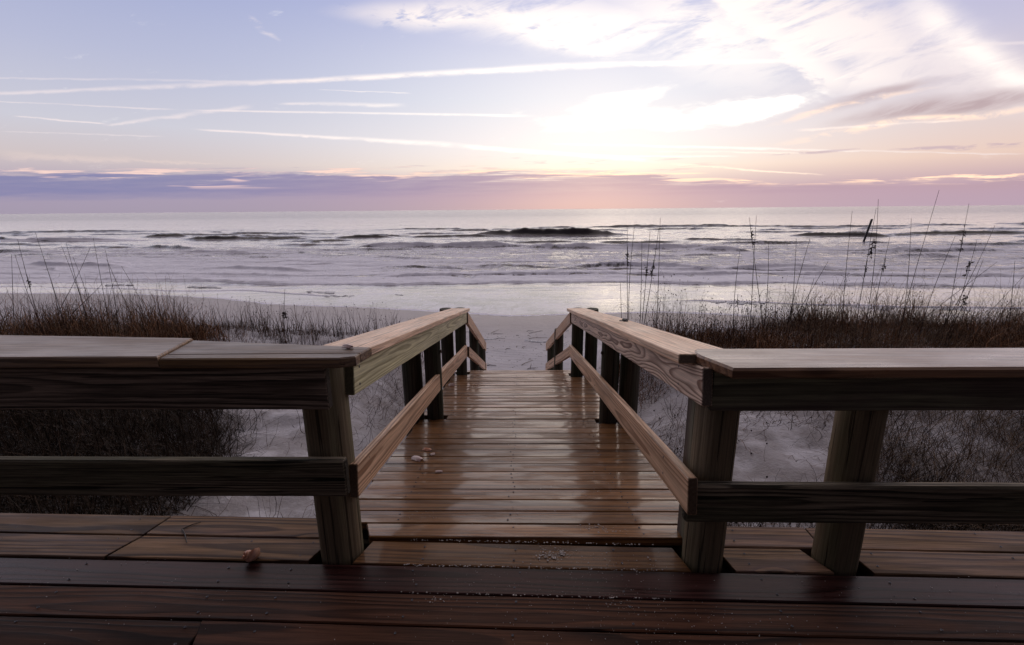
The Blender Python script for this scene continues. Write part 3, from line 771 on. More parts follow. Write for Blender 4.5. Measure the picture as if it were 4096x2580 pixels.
o = mb.build('seaweed_lump', M['lump'], origin=(.776, 3.312, .657)); tag(o, 'small dark lump lying on the right boardwalk handrail cap', 'seaweed')
mb = MB(); mb.tube([(-1.600, 1.853, .012), (-1.560, 1.815, .014), (-1.515, 1.765, .012)], .0035, .002); mb.tube([(-1.60, 1.853, .012), (-1.575, 1.885, .013), (-1.545, 1.905, .012)], .0025, .0012)
o = mb.build('twig', M['dark_stick'], origin=(-1.6, 1.853, .01)); tag(o, 'thin dark forked twig on the left platform boards', 'twig')
# crushed shell sand on the boards
mb = MB()
def speck(x, y, z, s):
    mb.blob((x, y, z + s * .25), s, s * random.uniform(.6, 1), s * .45, n=5, m=3, rough=.3)
def cluster(cx, cy, sx, sy, n, smax, ramp_=False):
    for k in range(n):
        x = random.gauss(cx, sx); y = random.gauss(cy, sy)
        if ramp_ and y < 1.81: continue
        z = deck_z(y) if y > 1.81 else .0015
        speck(x, y, z, random.uniform(.0012, smax) * random.choice((.6, .6, 1)))
for c in ((.13, 1.70, .035, .012, 90, .006), (.19, 1.72, .03, .012, 50, .005), (.37, 1.88, .05, .02, 50, .005), (.43, 1.86, .03, .02, 30, .005), (.15, 1.70, .16, .05, 90, .003), (.1, 1.53, .3, .06, 110, .0028), (.38, 1.46, .08, .04, 60, .003), (.62, 1.36, .12, .07, 60, .003),
          (.5, 1.66, .09, .03, 30, .005), (-.33, 1.47, .02, .01, 20, .004), (.0, 1.40, .5, .12, 110, .0025), (-.5, 2.0, .05, .04, 26, .0035), (.0, 2.1, .3, .2, 90, .003), (.45, 2.35, .1, .1, 60, .0035), (0, 3.2, .3, .6, 130, .004), (0, 4.8, .35, .6, 110, .005), (-.6, 5.4, .1, .12, 60, .006), (.28, 1.30, .3, .05, 60, .003)):
    cluster(*c)
for k in range(260):   # sand caught in the gaps
    x = random.uniform(-.5, .6); g = random.choice((0, 0, 1, 1, 2))
    speck(x, rowY(g, x) + random.gauss(.0, .003) + (.008 if g == 0 else 0), .001, random.uniform(.002, .0045))
for k in range(160):
    x = random.gauss(-1.8, 1.); speck(x, random.uniform(1.2, 1.7), .0015, random.uniform(.001, .0026))
    x = random.gauss(1.6, .6); speck(x, random.uniform(1.2, 1.6), .0015, random.uniform(.001, .0028))
o = mb.build('shell_grit', M['specks'], origin=(.15, 1.7, 0), angle=60); tag(o, 'scattered crushed shell and sand grains on the deck boards', 'shell grit', kind='stuff')

# reeds and sticks on the beach
DEB = [(-0.0641, -0.2718, -0.0462, -0.2631), (-0.0595, -0.2737, -0.036, -0.2733), (0.0165, -0.2673, 0.0315, -0.2666), (0.0221, -0.2722, 0.052, -0.2665), (0.0212, -0.2842, 0.0615, -0.2825), (-0.0069, -0.2773, -0.0013, -0.2773), (0.0184, -0.2766, 0.0249, -0.28), (-0.0308, -0.3092, -0.0204, -0.3078), (-0.0071, -0.3043, -0.0043, -0.302), (0.0061, -0.3054, 0.0136, -0.3038), (0.0212, -0.3346, 0.0265, -0.3332), (0.006, -0.3471, 0.0307, -0.3362), (0.0174, -0.3579, 0.0374, -0.3539), (0.0246, -0.3573, 0.026, -0.3478), (-0.0742, -0.3483, -0.0536, -0.3489), (-0.0521, -0.2841, -0.0327, -0.284), (-0.1213, -0.269, -0.1129, -0.2686), (0.0475, -0.2971, 0.0513, -0.2996)]
DLAB = ['pale reed, the bright upturned one, on the sand near the left stair rail', 'dark flat reed just below the bright upturned reed on the sand', 'short straight reed on the sand, farthest toward the water', 'bent reed on the sand below the short straight one', 'long thin reed on the sand just above the white foam strip',
        'tiny reed piece in the middle of the sand between the stair rails', 'short slanted reed piece above the long thin reed', 'short reed on the sand left of centre, below the foam', 'tiny pale reed stub in the middle of the sand', 'short dark reed right of the tiny pale stub', 'short dark reed above the long slanted stick',
        'long slanted stick on the sand near the boardwalk end', 'curved stick on the sand touching the boardwalk end', 'upright pale reed sticking out beside the curved stick', 'dark flat driftwood by the foot of the left stair rail', 'thin reed beside the left foam strip', 'short reed seen left of the left stair rail', 'small reed piece under the right stair rail']
for dd, lab in zip(DEB, DLAB):
    a = Vector(ray_hit(dd[0], dd[1])); c = Vector(ray_hit(dd[2], dd[3]))
    if lab.startswith('upright'): c = a + Vector((.02, .02, .10))
    if (c - a).length > .9: c = a + (c - a).normalized() * .9
    mid = (a + c) / 2 + Vector((0, 0, .015)); mb = MB()
    mb.tube([a + Vector((0, 0, .008)), (a + mid) / 2 + Vector((0, .01, .01)), mid, (mid + c) / 2 + Vector((0, -.01, .008)), c + Vector((0, 0, .01))], .010 if 'driftwood' in lab else .007, .004)
    o = mb.build('beach_reed', M['reed'] if ('pale' in lab or 'long' in lab) else M['dark_stick'], origin=a); tag(o, lab, 'reed', 'reeds and sticks washed up on the sand')
mb = MB()
for k in range(220):
    y = random.uniform(8.4, 13); x = random.gauss(.1, .9 + .12 * (y - 8)); z = float(ground(x, y))
    a = random.uniform(0, 6.28); L = random.uniform(.01, .06)
    mb.tube([(x, y, z + .004), (x + L * math.cos(a), y + L * math.sin(a), z + .006)], random.uniform(.002, .005), .002, n=4)
o = mb.build('beach_litter', M['dark_stick'], origin=(0, 9, -1.5)); tag(o, 'tiny dark bits of wrack scattered on the beach sand', 'wrack', kind='stuff')

# ------------------------------------------------------------------ vegetation
def blades(name, bases, length, width, lean, curl, mat, label, cat, seg=5, kink=0., dirs=None, up=1.0, berries=0., kind='stuff', jit=None):
    n = len(bases); L = RNG.uniform(length[0], length[1], n); W = RNG.uniform(width[0], width[1], n)
    az = (RNG.uniform(0, 2 * np.pi, n) if not jit else RNG.normal(0, 1.6, n) + 3 * fbm(bases[:, 0] * 1.5, bases[:, 1] * 1.5, 311, 2)) if dirs is None else RNG.normal(dirs[0], dirs[1], n)
    th = np.abs(RNG.normal(lean[0], lean[1], n)); cu = RNG.normal(curl[0], curl[1], n)
    if jit: L = L * (1 - jit + 2 * jit * sstep(.32, .68, .5 * fbm(bases[:, 0] * 3., bases[:, 1] * 2.3, 301, 3) + .5 * fbm(bases[:, 0] * .9, bases[:, 1] * .9, 307, 2)))
    P = np.zeros((n, seg + 1, 3)); P[:, 0] = bases
    ang = th.copy(); aa = az.copy()
    for k in range(seg):
        d = np.stack([np.sin(ang) * np.cos(aa), np.sin(ang) * np.sin(aa), np.cos(ang) * up], -1)
        P[:, k + 1] = P[:, k] + d * (L / seg)[:, None]
        ang = ang + cu / seg + (RNG.normal(0, kink, n) if kink else 0); aa = aa + (RNG.normal(0, kink, n) if kink else RNG.normal(0, .1, n))
    g = ground(P[:, :, 0], P[:, :, 1]); P[:, 1:, 2] = np.maximum(P[:, 1:, 2], g[:, 1:] + .008)
    sa = RNG.uniform(0, 2 * np.pi, n); S = np.stack([np.cos(sa), np.sin(sa), np.zeros(n)], -1)
    tp = np.linspace(1, .25, seg + 1)
    off = S[:, None, :] * (W[:, None] * tp[None, :])[:, :, None] / 2
    V = np.stack([P - off, P + off], 2).reshape(-1, 3)
    base = (np.arange(n) * (seg + 1) * 2)[:, None] + (np.arange(seg) * 2)[None, :]
    Q = np.stack([base, base + 1, base + 3, base + 2], -1).reshape(-1, 4)
    r = np.repeat(RNG.uniform(0, 1, n) ** 1.6, (seg + 1) * 2)
    if berries > 0:
        k = RNG.random(n) < berries; tips = P[k, -1]; s = RNG.uniform(.004, .009, len(tips))[:, None]
        q = np.array([(1, 0, 0), (0, 1, 0), (-1, 0, 0), (0, -1, 0), (0, 0, 1.2), (0, 0, -1.2)])
        BV = (tips[:, None, :] + q[None] * s[:, None, :]).reshape(-1, 3); b0 = len(V) + (np.arange(len(tips)) * 6)[:, None]
        BQ = np.concatenate([b0 + np.array([[0, 1, 4, 4]]), b0 + np.array([[1, 2, 4, 4]])], 0)
        tri = np.array([(0, 4, 3, 5), (0, 5, 1, 4), (2, 4, 1, 5), (2, 5, 3, 4)])
        BQ = (b0[:, :, None] + tri[None]).reshape(-1, 4)
        V = np.concatenate([V, BV]); Q = np.concatenate([Q, BQ]); r = np.concatenate([r, np.zeros(len(BV))])
    o = np_mesh(name, V, Q, M[mat], {'rnd': r}, smooth=False)
    tag(o, label, cat, kind=kind); return o

def scatter(n, xr, yr, dens):
    out = []
    tot = 0
    while tot < n:
        x = RNG.uniform(xr[0], xr[1], n * 2); y = RNG.uniform(yr[0], yr[1], n * 2)
        k = RNG.random(n * 2) < dens(x, y); x = x[k]; y = y[k]
        out.append(np.stack([x, y, ground(x, y) - .01], -1)); tot += len(x)
    return np.concatenate(out)[:n]
R_ = math.radians
clump = lambda x, y, s, sc=1.: sstep(.42, .62, fbm(x * sc, y * sc, s, 3))
def mounds(n, per, xr, yr, dens, spread):
    c = scatter(n, xr, yr, dens); out = []
    for (x, y, z) in c:
        k = int(per * RNG.uniform(.6, 1.5)); q = RNG.normal(0, spread * RNG.uniform(.6, 1.3), (k, 2)) * np.array([1.3, .8])
        p = np.stack([x + q[:, 0], y + q[:, 1]], -1); out.append(np.concatenate([p, ground(p[:, 0], p[:, 1])[:, None] - .01], 1))
    return np.concatenate(out)
# left crest
dl = lambda x, y: sstep(-.70, -.78, x / y) * (.15 + .85 * clump(x, y, 101, 2.2))
blades('dune_scrub', mounds(62, 150, (-9., -3.6), (4.9, 6.6), dl, .15), (.2, .72), (.005, .010), (.75, .6), (1.2, 2.6), 'crest', 'dense dark brown scrub along the left dune crest', 'scrub', kink=.6, jit=.6, seg=9)
blades('dune_scrub', scatter(9000, (-9.5, -3.2), (4.6, 6.6), lambda x, y: sstep(-.70, -.76, x / y)), (.1, .3), (.004, .007), (.9, .5), (.8, 1.2), 'crest', 'low matted brown scrub at the foot of the left dune crest', 'scrub', kink=.5)
blades('dune_grass', scatter(4200, (-9.5, -3.2), (4.6, 6.6), dl), (.4, .75), (.003, .005), (.3, .25), (1.3, .8), 'grass', 'dry curling grass on the left dune crest', 'grass', kink=.12, jit=.4)
# sparse sprigs between the left stalks and the left handrail
tuft = np.array([(x, y) for x, y in zip(np.linspace(-4.6, -1.5, 44) + RNG.normal(0, .05, 44), RNG.uniform(5.9, 6.9, 44))])
tb = []
for (x, y) in tuft:
    k = int(RNG.integers(9, 22)); q = np.stack([RNG.normal(x, .035, k), RNG.normal(y, .04, k)], -1); tb.append(np.concatenate([q, ground(q[:, 0], q[:, 1])[:, None]], 1))
tb = np.concatenate(tb)
blades('dune_sprigs', tb, (.15, .52), (.004, .008), (.16, .12), (.15, .35), 'scrub', 'row of short upright dry sprigs on the dune left of the handrail', 'sprigs', kink=.1, berries=.3)
blades('dune_scrub', scatter(3600, (-5.0, -1.35), (5.6, 6.8), lambda x, y: .15 + .85 * clump(x, y, 107, 2.)), (.08, .24), (.003, .006), (.7, .4), (.6, .8), 'scrub', 'low dark scrub under the upright sprigs on the left dune', 'scrub', kink=.3)
# left near slope
dn = lambda x, y: sstep(.06, -.06, x / y + .99 - .27 * sstep(2.15, 3.1, y) + .26 * (fbm(x * 2.2, y * 2.2, 3) - .5))
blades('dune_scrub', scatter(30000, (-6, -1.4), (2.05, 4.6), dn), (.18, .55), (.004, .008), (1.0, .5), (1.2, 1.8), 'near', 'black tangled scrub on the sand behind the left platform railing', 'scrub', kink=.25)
dr = lambda x, y: clump(x, y, 113, 1.6) * .8 + .05
blades('creeping_stems', scatter(1300, (-3.6, -.95), (2.0, 5.8), dr), (.12, .5), (.003, .006), (1.25, .25), (.5, .5), 'scrub', 'thin creeping stems lying on the sand left of the boardwalk', 'creeping plant', seg=7, kink=.35, dirs=(.6, .9))
# right crest
drr = lambda x, y: sstep(.20, .27, x / y) * (.12 + .88 * clump(x, y, 121, 2.)) * (1 - .5 * sstep(.0, .3, .45 - x / y))
blades('dune_scrub', mounds(85, 200, (1.5, 8.3), (4.8, 6.6), drr, .16), (.2, .70), (.005, .009), (.75, .6), (1.0, 2.6), 'crest', 'dense dark brown scrub with seed beads along the right dune crest', 'scrub', kink=.65, berries=.14, jit=.6, seg=9)
blades('dune_scrub', scatter(11000, (1.3, 8.6), (4.5, 6.6), lambda x, y: sstep(.22, .28, x / y)), (.1, .34), (.004, .007), (.9, .5), (.8, 1.2), 'crest', 'low matted brown scrub at the foot of the right dune crest', 'scrub', kink=.5)
blades('dune_grass', scatter(4200, (3.2, 8.6), (4.5, 6.8), lambda x, y: sstep(.5, .62, x / y) * (.3 + .7 * clump(x, y, 127, 1.1))), (.4, .9), (.003, .005), (.35, .25), (1.6, .8), 'grass', 'dry curling grass on the right dune crest', 'grass')
blades('dune_scrub', scatter(900, (1.5, 6.), (5., 6.6), lambda x, y: sstep(.26, .32, x / y) * (1 - sstep(.66, .74, x / y)) * clump(x, y, 131, 1.5)), (.55, .85), (.003, .005), (.25, .2), (.2, .5), 'scrub', 'airy taller stems with seed beads rising from the right scrub', 'scrub', kink=.4, jit=.4, berries=.8)
# right near slope
blades('creeping_stems', scatter(2300, (.95, 3.4), (1.95, 5.2), lambda x, y: .04 + clump(x, y, 141, 1.8) * .9), (.12, .45), (.003, .006), (1.1, .35), (.6, .6), 'scrub', 'thin dark stems creeping over the sand behind the right corner post', 'creeping plant', seg=7, kink=.4, berries=.12)
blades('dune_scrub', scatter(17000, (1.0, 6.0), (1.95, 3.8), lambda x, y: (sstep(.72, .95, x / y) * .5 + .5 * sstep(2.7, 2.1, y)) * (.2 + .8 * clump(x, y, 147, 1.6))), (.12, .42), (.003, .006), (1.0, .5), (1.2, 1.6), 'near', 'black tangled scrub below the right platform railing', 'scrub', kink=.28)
blades('dune_grass', scatter(4200, (1.7, 6.0), (2.1, 4.2), lambda x, y: sstep(.74, .85, x / y)), (.35, .75), (.0025, .0045), (.5, .3), (2., .8), 'grass', 'fine arching grass behind the right platform railing', 'grass', seg=8)
blades('dune_grass', scatter(160, (1.05, 1.6), (4.4, 6.6), lambda x, y: x * 0 + 1), (.25, .6), (.003, .004), (.4, .3), (1.8, .8), 'grass', 'sparse thin grass beside the right far ramp posts', 'grass', seg=8)
blades('dune_grass', scatter(260, (-1.5, -1.02), (4.2, 6.4), lambda x, y: x * 0 + 1), (.12, .35), (.003, .004), (.5, .3), (1.5, .8), 'grass', 'sparse thin grass beside the left far ramp posts', 'grass', seg=6)

# individually countable tall stalks
ST = [(0.4871, -0.2896, 0.4733, -0.0915), (0.5136, -0.2072, 0.5001, -0.0165), (0.5463, -0.2639, 0.4855, -0.0202), (0.5425, -0.2214, 0.5324, -0.0696), (0.6019, -0.2585, 0.619, -0.0651), (0.6004, -0.2077, 0.5902, -0.0648), (0.6261, -0.2359, 0.6401, -0.1502), (0.7191, -0.2392, 0.6984, -0.0093), (0.7485, -0.2365, 0.7469, -0.0034), (0.7616, -0.2338, 0.7481, 0.0142), (0.7838, -0.2367, 0.7863, -0.0638), (0.8429, -0.2625, 0.8235, -0.0255), (0.8483, -0.2625, 0.8692, 0.0317), (0.8973, -0.2628, 0.9226, -0.0622), (0.9496, -0.2659, 0.9362, 0.0038), (0.9523, -0.2659, 0.9697, -0.0703), (0.9257, -0.2686, 1.0002, -0.041), (0.9597, -0.2376, 0.9925, -0.1124), (1.0846, -0.2751, 1.0598, -0.1155), (1.0066, -0.2661, 1.0856, -0.1504), (0.8706, -0.2655, 1.0225, -0.1179), (0.5916, -0.2642, 0.6644, -0.1141), (0.2442, -0.2332, 0.2305, -0.0374), (0.2516, -0.2332, 0.2454, -0.0392), (0.2682, -0.2333, 0.2631, -0.0655), (0.2737, -0.2334, 0.2793, -0.0482), (0.2774, -0.2334, 0.2975, -0.0414), (0.305, -0.2335, 0.2989, -0.0207), (0.2276, -0.2331, 0.2215, -0.1584), (-1.0924, -0.176, -1.0932, -0.0536), (-1.0386, -0.1949, -1.0504, -0.0366), (-1.1378, -0.1727, -1.1154, -0.0856), (-0.9849, -0.1767, -0.9879, -0.0631), (-0.9739, -0.1952, -0.98, -0.0925), (-0.9315, -0.1986, -0.9255, -0.052), (-0.9154, -0.2236, -0.9046, -0.0783), (-0.8332, -0.246, -0.8763, -0.1139), (-0.988, -0.1767, -0.9997, -0.0688), (-1.0432, -0.2011, -0.9362, -0.0722), (-1.0, -0.2013, -0.9273, -0.1526), (-1.0942, -0.1946, -1.1079, -0.0856), (-0.8709, -0.2332, -0.9062, -0.0989), (-0.8102, -0.2398, -0.8057, -0.1534), (-0.5336, -0.2728, -0.5201, -0.1673)]
HEAD = {2: (.86, 1.5, 'tall stalk bent left with a drooping seed head, left end of the right crest group'), 9: (.68, 1.6, 'tall stalk with the largest seed head, just right of the leaning pile'), 8: (.55, .7, 'thin stalk leaning against the stalk with the largest seed head'),
        14: (.72, 1.1, 'tall stalk with two seed clumps near its tip, right part of the right dune'), 10: (.75, .8, 'medium stalk with a small seed head right of the largest seed head'), 0: (.5, .6, 'stalk with one small seed tuft, leftmost of the right dune crest scrub'),
        22: (.8, 1.0, 'stalk with a seed head, leftmost of the slender group beside the right handrail'), 25: (.72, .9, 'middle stalk with a thin seed head in the slender group beside the right handrail'), 26: (.7, 1.1, 'stalk with a feathery seed head leaning right in the slender group'),
        29: (.62, 1.0, 'stalk with a seed head on the left dune, near the picture edge'), 17: (.55, 1.6, 'stalk with a long ragged seed head low on the far right'), 15: (.75, 1.3, 'stalk with a feathered tip leaning right on the far right'), 43: (.5, 1.8, 'short thick sprig with dense seeds near the left handrail')}
OWN = {12: 'longest bare stalk, leaning right above the horizon on the right dune', 7: 'straight bare stalk just left of the leaning pile', 11: 'upright bare stalk between the largest seed head and the longest stalk', 16: 'bare stalk leaning far right, on the right part of the dune',
       18: 'upright bare stalk nearest the right picture edge', 20: 'most slanted thin stalk on the right dune, leaning right', 27: 'tallest bare stalk of the slender group beside the right handrail', 28: 'shortest stalk of the slender group beside the right handrail',
       30: 'tallest bare stalk on the left dune', 38: 'left dune stalk leaning sharply right across the others', 39: 'lowest slanted stalk on the left dune, leaning right', 36: 'left dune stalk nearest the short sprigs, arching left', 42: 'lone upright stalk right of the left dune scrub'}
for i, (u0, v0, u1, v1) in enumerate(ST):
    left = u0 < 0
    Y = (5.9 if left else 5.6) + RNG.uniform(-.5, .5)
    if 22 <= i <= 28: Y = 6.0 + RNG.uniform(-.2, .2)
    if i == 43: Y = 6.2
    a = Vector((u0 * Y, Y, CAM_Z + v0 * Y)); t = Vector((u1 * Y, Y + RNG.uniform(-.1, .1), CAM_Z + v1 * Y)); t.x = u1 * t.y; t.z = CAM_Z + v1 * t.y
    d = (t - a); g = float(ground(a.x, a.y)); base = a - Vector((d.x * .6, d.y, d.z)) * ((a.z - g + .03) / d.z)
    H = (t - base).length; root = empty('sea_oat_stalk', base, '', 'dune grass stalk', 'tall dry stalks on the dunes')
    if i in HEAD: root['label'] = HEAD[i][2]
    elif i in OWN: root['label'] = OWN[i]
    elif left: root['label'] = 'slender bare dry stalk among the crossing stalks of the left dune'; root['group'] = 'bare stalks on the left dune'
    elif 22 <= i <= 28: root['label'] = 'straight bare stalk within the slender group beside the right handrail'; root['group'] = 'bare stalks beside the right handrail'
    else: root['label'] = 'slender bare dry stalk rising from the right dune scrub'; root['group'] = 'bare stalks on the right dune'
    bow = RNG.normal(0, .02) * H; pts = []
    for k in range(13):
        s = k / 12; p = base.lerp(a, min(1, s / .35)) if s < .35 else a.lerp(t, (s - .35) / .65)
        p = base.lerp(t, s) * .35 + p * .65
        pts.append(p + Vector((bow * math.sin(s * 3.14), 0, 0)))
    mb = MB(); mb.tube(pts, .0058, .0022, n=4)
    for k in range(int(RNG.integers(1, 4))):      # long curling dry leaves
        s = RNG.uniform(.12, .5); p = base.lerp(t, s); az = RNG.uniform(0, 6.28); Lf = RNG.uniform(.15, .4); q = []
        an = .35; pp = p.copy()
        for j in range(9):
            q.append(pp.copy()); pp = pp + Vector((math.cos(az) * math.sin(an), math.sin(az) * math.sin(an), math.cos(an))) * (Lf / 8); an += RNG.uniform(.15, .5)
        mb.tube(q, .0022, .001, n=3)
    mb.build('stem', M['stalk'], root)
    if i in HEAD:
        s0, sz, _ = HEAD[i]; mb = MB(); mb.tube([base.lerp(t, s0 - .06), base.lerp(t, min(.99, s0 + .07))], .004, .003, n=4)
        dirv = (t - a).normalized()
        for k in range(int(9 * sz) + 5):
            s = s0 + RNG.uniform(-.03, .035) * (1 + .8 * (sz > 1.2)) + (RNG.choice([0, .09]) if i == 14 else 0)
            p = base.lerp(t, min(.99, s)); sd = RNG.choice([-1, 1]) if i != 2 else 1
            out = Vector((sd * RNG.uniform(.1, .6), RNG.uniform(-.4, .4), RNG.uniform(-1., .3))).normalized(); Ls = RNG.uniform(.022, .042) * min(1.4, sz ** .5)
            e = p + out * Ls; w = Ls * .2; sdv = out.cross(Vector((0, 1, 0))).normalized() * w
            V = [p, p + out * Ls * .5 + sdv, e, p + out * Ls * .5 - sdv, p + out * Ls * .5 + Vector((0, w, 0)), p + out * Ls * .5 - Vector((0, w, 0))]
            mb.add(V, [[0, 1, 4], [1, 2, 4], [2, 3, 4], [3, 0, 4], [1, 0, 5], [2, 1, 5], [3, 2, 5], [0, 3, 5]], None, random.random())
        mb.build('seed_head', M['oat'], root)

# ------------------------------------------------------------------ sky
w = bpy.data.worlds.new('World'); scene.world = w; w.use_nodes = True
nt = NT(w.node_tree); nt.n.clear()
out = nt.new('ShaderNodeOutputWorld'); bg = nt.new('ShaderNodeBackground'); nt.l.new(bg.outputs[0], out.inputs[0])
SUN_U, SUN_V = .16, .185
sd = Vector((SUN_U, 1, SUN_V)).normalized(); SUN_EL = math.asin(sd.z); SUN_AZ = math.atan2(sd.x, sd.y)
tc = nt.new('ShaderNodeTexCoord'); dx, dy, dz = nt.sep(X(nt, tc.outputs['Generated']))
yy = dy.max(.06); u = dx / yy; v = dz / yy
front = nt.sm(.05, .35, dy)
hz = (dx * dx + dy * dy).sqrt().max(.02); e = (dz / hz).max(0.)          # tangent of elevation
az = dx / hz                                                             # sine of azimuth
E_ = nt.lin(0., .5, e)
Lr = nt.ramp(E_, [(0, (.36, .31, .41)), (.07, (.37, .31, .44)), (.17, (.62, .53, .54)), (.28, (.60, .59, .67)), (.50, (.47, .49, .66)), (.75, (.36, .40, .63)), (1, (.27, .32, .58))])
Cr = nt.ramp(E_, [(0, (.42, .32, .42)), (.06, (.41, .29, .42)), (.16, (.95, .80, .70)), (.26, (.83, .77, .80)), (.42, (.64, .68, .80)), (.75, (.46, .49, .74)), (1, (.34, .36, .58))])
Rr = nt.ramp(E_, [(0, (.46, .34, .44)), (.06, (.47, .32, .42)), (.15, (.80, .58, .50)), (.27, (.74, .62, .62)), (.50, (.56, .53, .68)), (.75, (.42, .43, .68)), (1, (.32, .34, .58))])
sky = nt.mix(nt.sm(-.68, .12, az), Lr, Cr); sky = nt.mix(nt.sm(.2, .72, az), sky, Rr)
# warm glow round the hidden sun
du = u - SUN_U; dv = v - SUN_V
glow = ((du * du * 5. + dv * dv * 32.) * -1.).exp() * front * nt.sm(.065, .12, v)
sky = nt.mix(glow * .4, sky, (1.06, .98, .95))
warp1 = nt.noise(nt.vec(u * 3., v * 9., 0.), 1., 4., .6) - .5
warp2 = warp1 * 0. + nt.noise(nt.vec(u * 3., v * 9., 7.), 1., 3., .6) - .5
U2 = u + warp1 * .16; V2 = v + warp2 * .05
def ell(cu, cv, ru, rv, ang=0., soft=.5, uu=None, vv=None):
    uu = U2 if uu is None else uu; vv = V2 if vv is None else vv
    c, s = math.cos(ang), math.sin(ang); a = uu - cu; b_ = vv - cv
    p = (a * c + b_ * s) / ru; q = (b_ * c - a * s) / rv
    return nt.sm(1., soft * .2, (p * p + q * q).sqrt())
# streaky cirrus texture, fanned toward the upper right
sa = .30; su = u * math.cos(sa) + v * math.sin(sa); sv = v * math.cos(sa) - u * math.sin(sa)
st = nt.noise(nt.vec(su * 4.5, sv * 26., 1.), 1., 5., .66, .5)
st2 = nt.noise(nt.vec(u * 11., v * 34., 3.), 1., 4., .68, .4)
cloudcol = nt.mix(nt.sm(.75, .05, ((du * du * .8 + dv * dv * 3.)).sqrt()), (.92, .80, .80), (1.26, 1.16, 1.06))
def over(sky, mask, col): return nt.mix(mask.clamp(), sky, col)
# broad cirrus sheets
reg = ell(.10, .35, .42, .075, -.10).max(ell(.36, .33, .34, .11, -.25)).max(ell(.62, .345, .34, .075, -.38)).max(ell(.80, .28, .30, .06, -.45) * .7)
m1 = reg * nt.sm(.33, .54, st * .65 + st2 * .35)
sky = over(sky, m1 * .85, cloudcol)
reg = ell(-.16, .365, .24, .035, -.05) .max(ell(.05, .335, .22, .035, -.28))
sky = over(sky, reg * nt.sm(.34, .52, st2) * .9, cloudcol)
# the sharp edged sheet (left edge running down to the right)
ledge = nt.sm(-.012, .012, (u - .425) * .75 + (v - .345) * 1.15 + (st2 - .5) * .10) * nt.sm(.36, .03, (u - .425) * .75 + (v - .345) * 1.15) * nt.sm(.20, .25, v) * nt.sm(1.0, .7, u)
sky = over(sky, ledge * nt.lin(.38, .58, st, .12, 1.).max(nt.sm(.10, .02, (u - .425) * .75 + (v - .345) * 1.15) * .85), cloudcol)
# plume on the right
pl = (u - .80) * .574 + (v - .338) + (st2 - .5) * .03
plume = (pl * pl * -900.).exp() * nt.sm(.68, .82, u) * nt.sm(.20, .24, v)
sky = over(sky, plume * nt.lin(.3, .55, st, .45, 1.), (1.1, .98, .93))
# blown out core
core = ell(.22, .172, .27, .034, .02, uu=u + warp1 * .12, vv=v + warp2 * .05).max(ell(.44, .195, .24, .035, .12)).max(ell(.20, .205, .17, .03, .25))
cm = nt.sm(.18, .85, core + (st2 - .5) * 1.2 + (st - .5) * .8)
sky = over(sky, cm * .95, (1.16, 1.10, 1.04))
sky = over(sky, core * core * core * nt.sm(.3, .9, cm) * .8, (3.8, 3.2, 2.7))
# brown grey clouds right
br = ell(.86, .192, .30, .026, .12).max(ell(.72, .215, .16, .018, .20) * .8)
brt = nt.sm(.38, .58, st)
sky = over(sky, br * nt.lin(.0, 1., brt, .5, 1.), (.50, .37, .39))
edge = ell(.80, .162, .34, .012, .10).max(ell(.66, .196, .2, .009, .16) * .7)
sky = over(sky, edge * nt.sm(.36, .58, st2) * .95, (1.25, .90, .68))
# contrails and thin streaks
def seg(p, q, w0, w1, k, rag=.009, col=None, fade=.12):
    global sky
    ax, ay = q[0] - p[0], q[1] - p[1]; L2 = ax * ax + ay * ay; Ln = math.sqrt(L2)
    t = ((u - p[0]) * ax + (v - p[1]) * ay) / L2
    d = ((v - p[1]) * ax - (u - p[0]) * ay) / Ln + (st2 - .5) * rag
    w_ = nt.lin(0., 1., t, w0, w1)
    mk = nt.sm(1.15, .0, (d / w_).abs()) * nt.sm(0., fade, t) * nt.sm(1., 1. - fade, t) * front
    sky = over(sky, mk * k * nt.lin(.35, .58, st2, .45, 1.), col if col is not None else cloudcol)
seg((-1.12, .236), (-.43, .2535), .004, .007, .55); seg((-.55, .249), (.16, .2755), .005, .009, .95); seg((.10, .274), (.62, .279), .008, .004, .9)
seg((-1.12, .268), (-.50, .252), .002, .004, .35); seg((-1.12, .2255), (-.68, .202), .0016, .0022, .55, .006); seg((-.70, .2025), (.05, .1825), .002, .0035, .8, .003)
seg((-1.04, .195), (-.84, .178), .002, .0025, .75); seg((-.68, .167), (-.10, .127), .0018, .0075, 1.); seg((-.14, .129), (.30, .092), .0065, .005, 1.)
seg((-.86, .174), (-.53, .208), .004, .006, .6, .014); seg((-.41, .2365), (-.21, .2275), .001, .0016, .7); seg((-.49, .213), (-.22, .205), .003, .006, .6, .010)
seg((-1.08, .166), (-.72, .152), .0015, .002, .4); seg((.05, .131), (.56, .114), .002, .004, .8); seg((.48, .116), (1.05, .099), .0025, .002, .6)
seg((.30, .090), (.64, .062), .003, .002, .7, col=(1.25, 1., .8)); seg((.60, .292), (1.02, .305), .004, .004, .55); sky = over(sky, ell(-.492, .343, .055, .010, -.62, .9) * nt.sm(.42, .60, st2) * .45, cloudcol)
seg((.10, .105), (.46, .101), .004, .002, .7); seg((.26, .113), (.60, .106), .003, .002, .5, col=(1.25, 1.1, .95)); seg((-1.1, .12), (-.60, .096), .010, .003, .25, .03, col=(.98, .76, .66))
seg((.55, .150), (.90, .166), .004, .002, .6, .01, col=(1.15, .95, .85))
# small dark bars on the right
bars = ell(.86, .111, .20, .0045, .02).max(ell(.60, .110, .14, .004, .03)).max(ell(.98, .116, .12, .003, .03)) 
sky = over(sky, bars * nt.sm(.42, .55, st2) * .7, (.52, .38, .46))
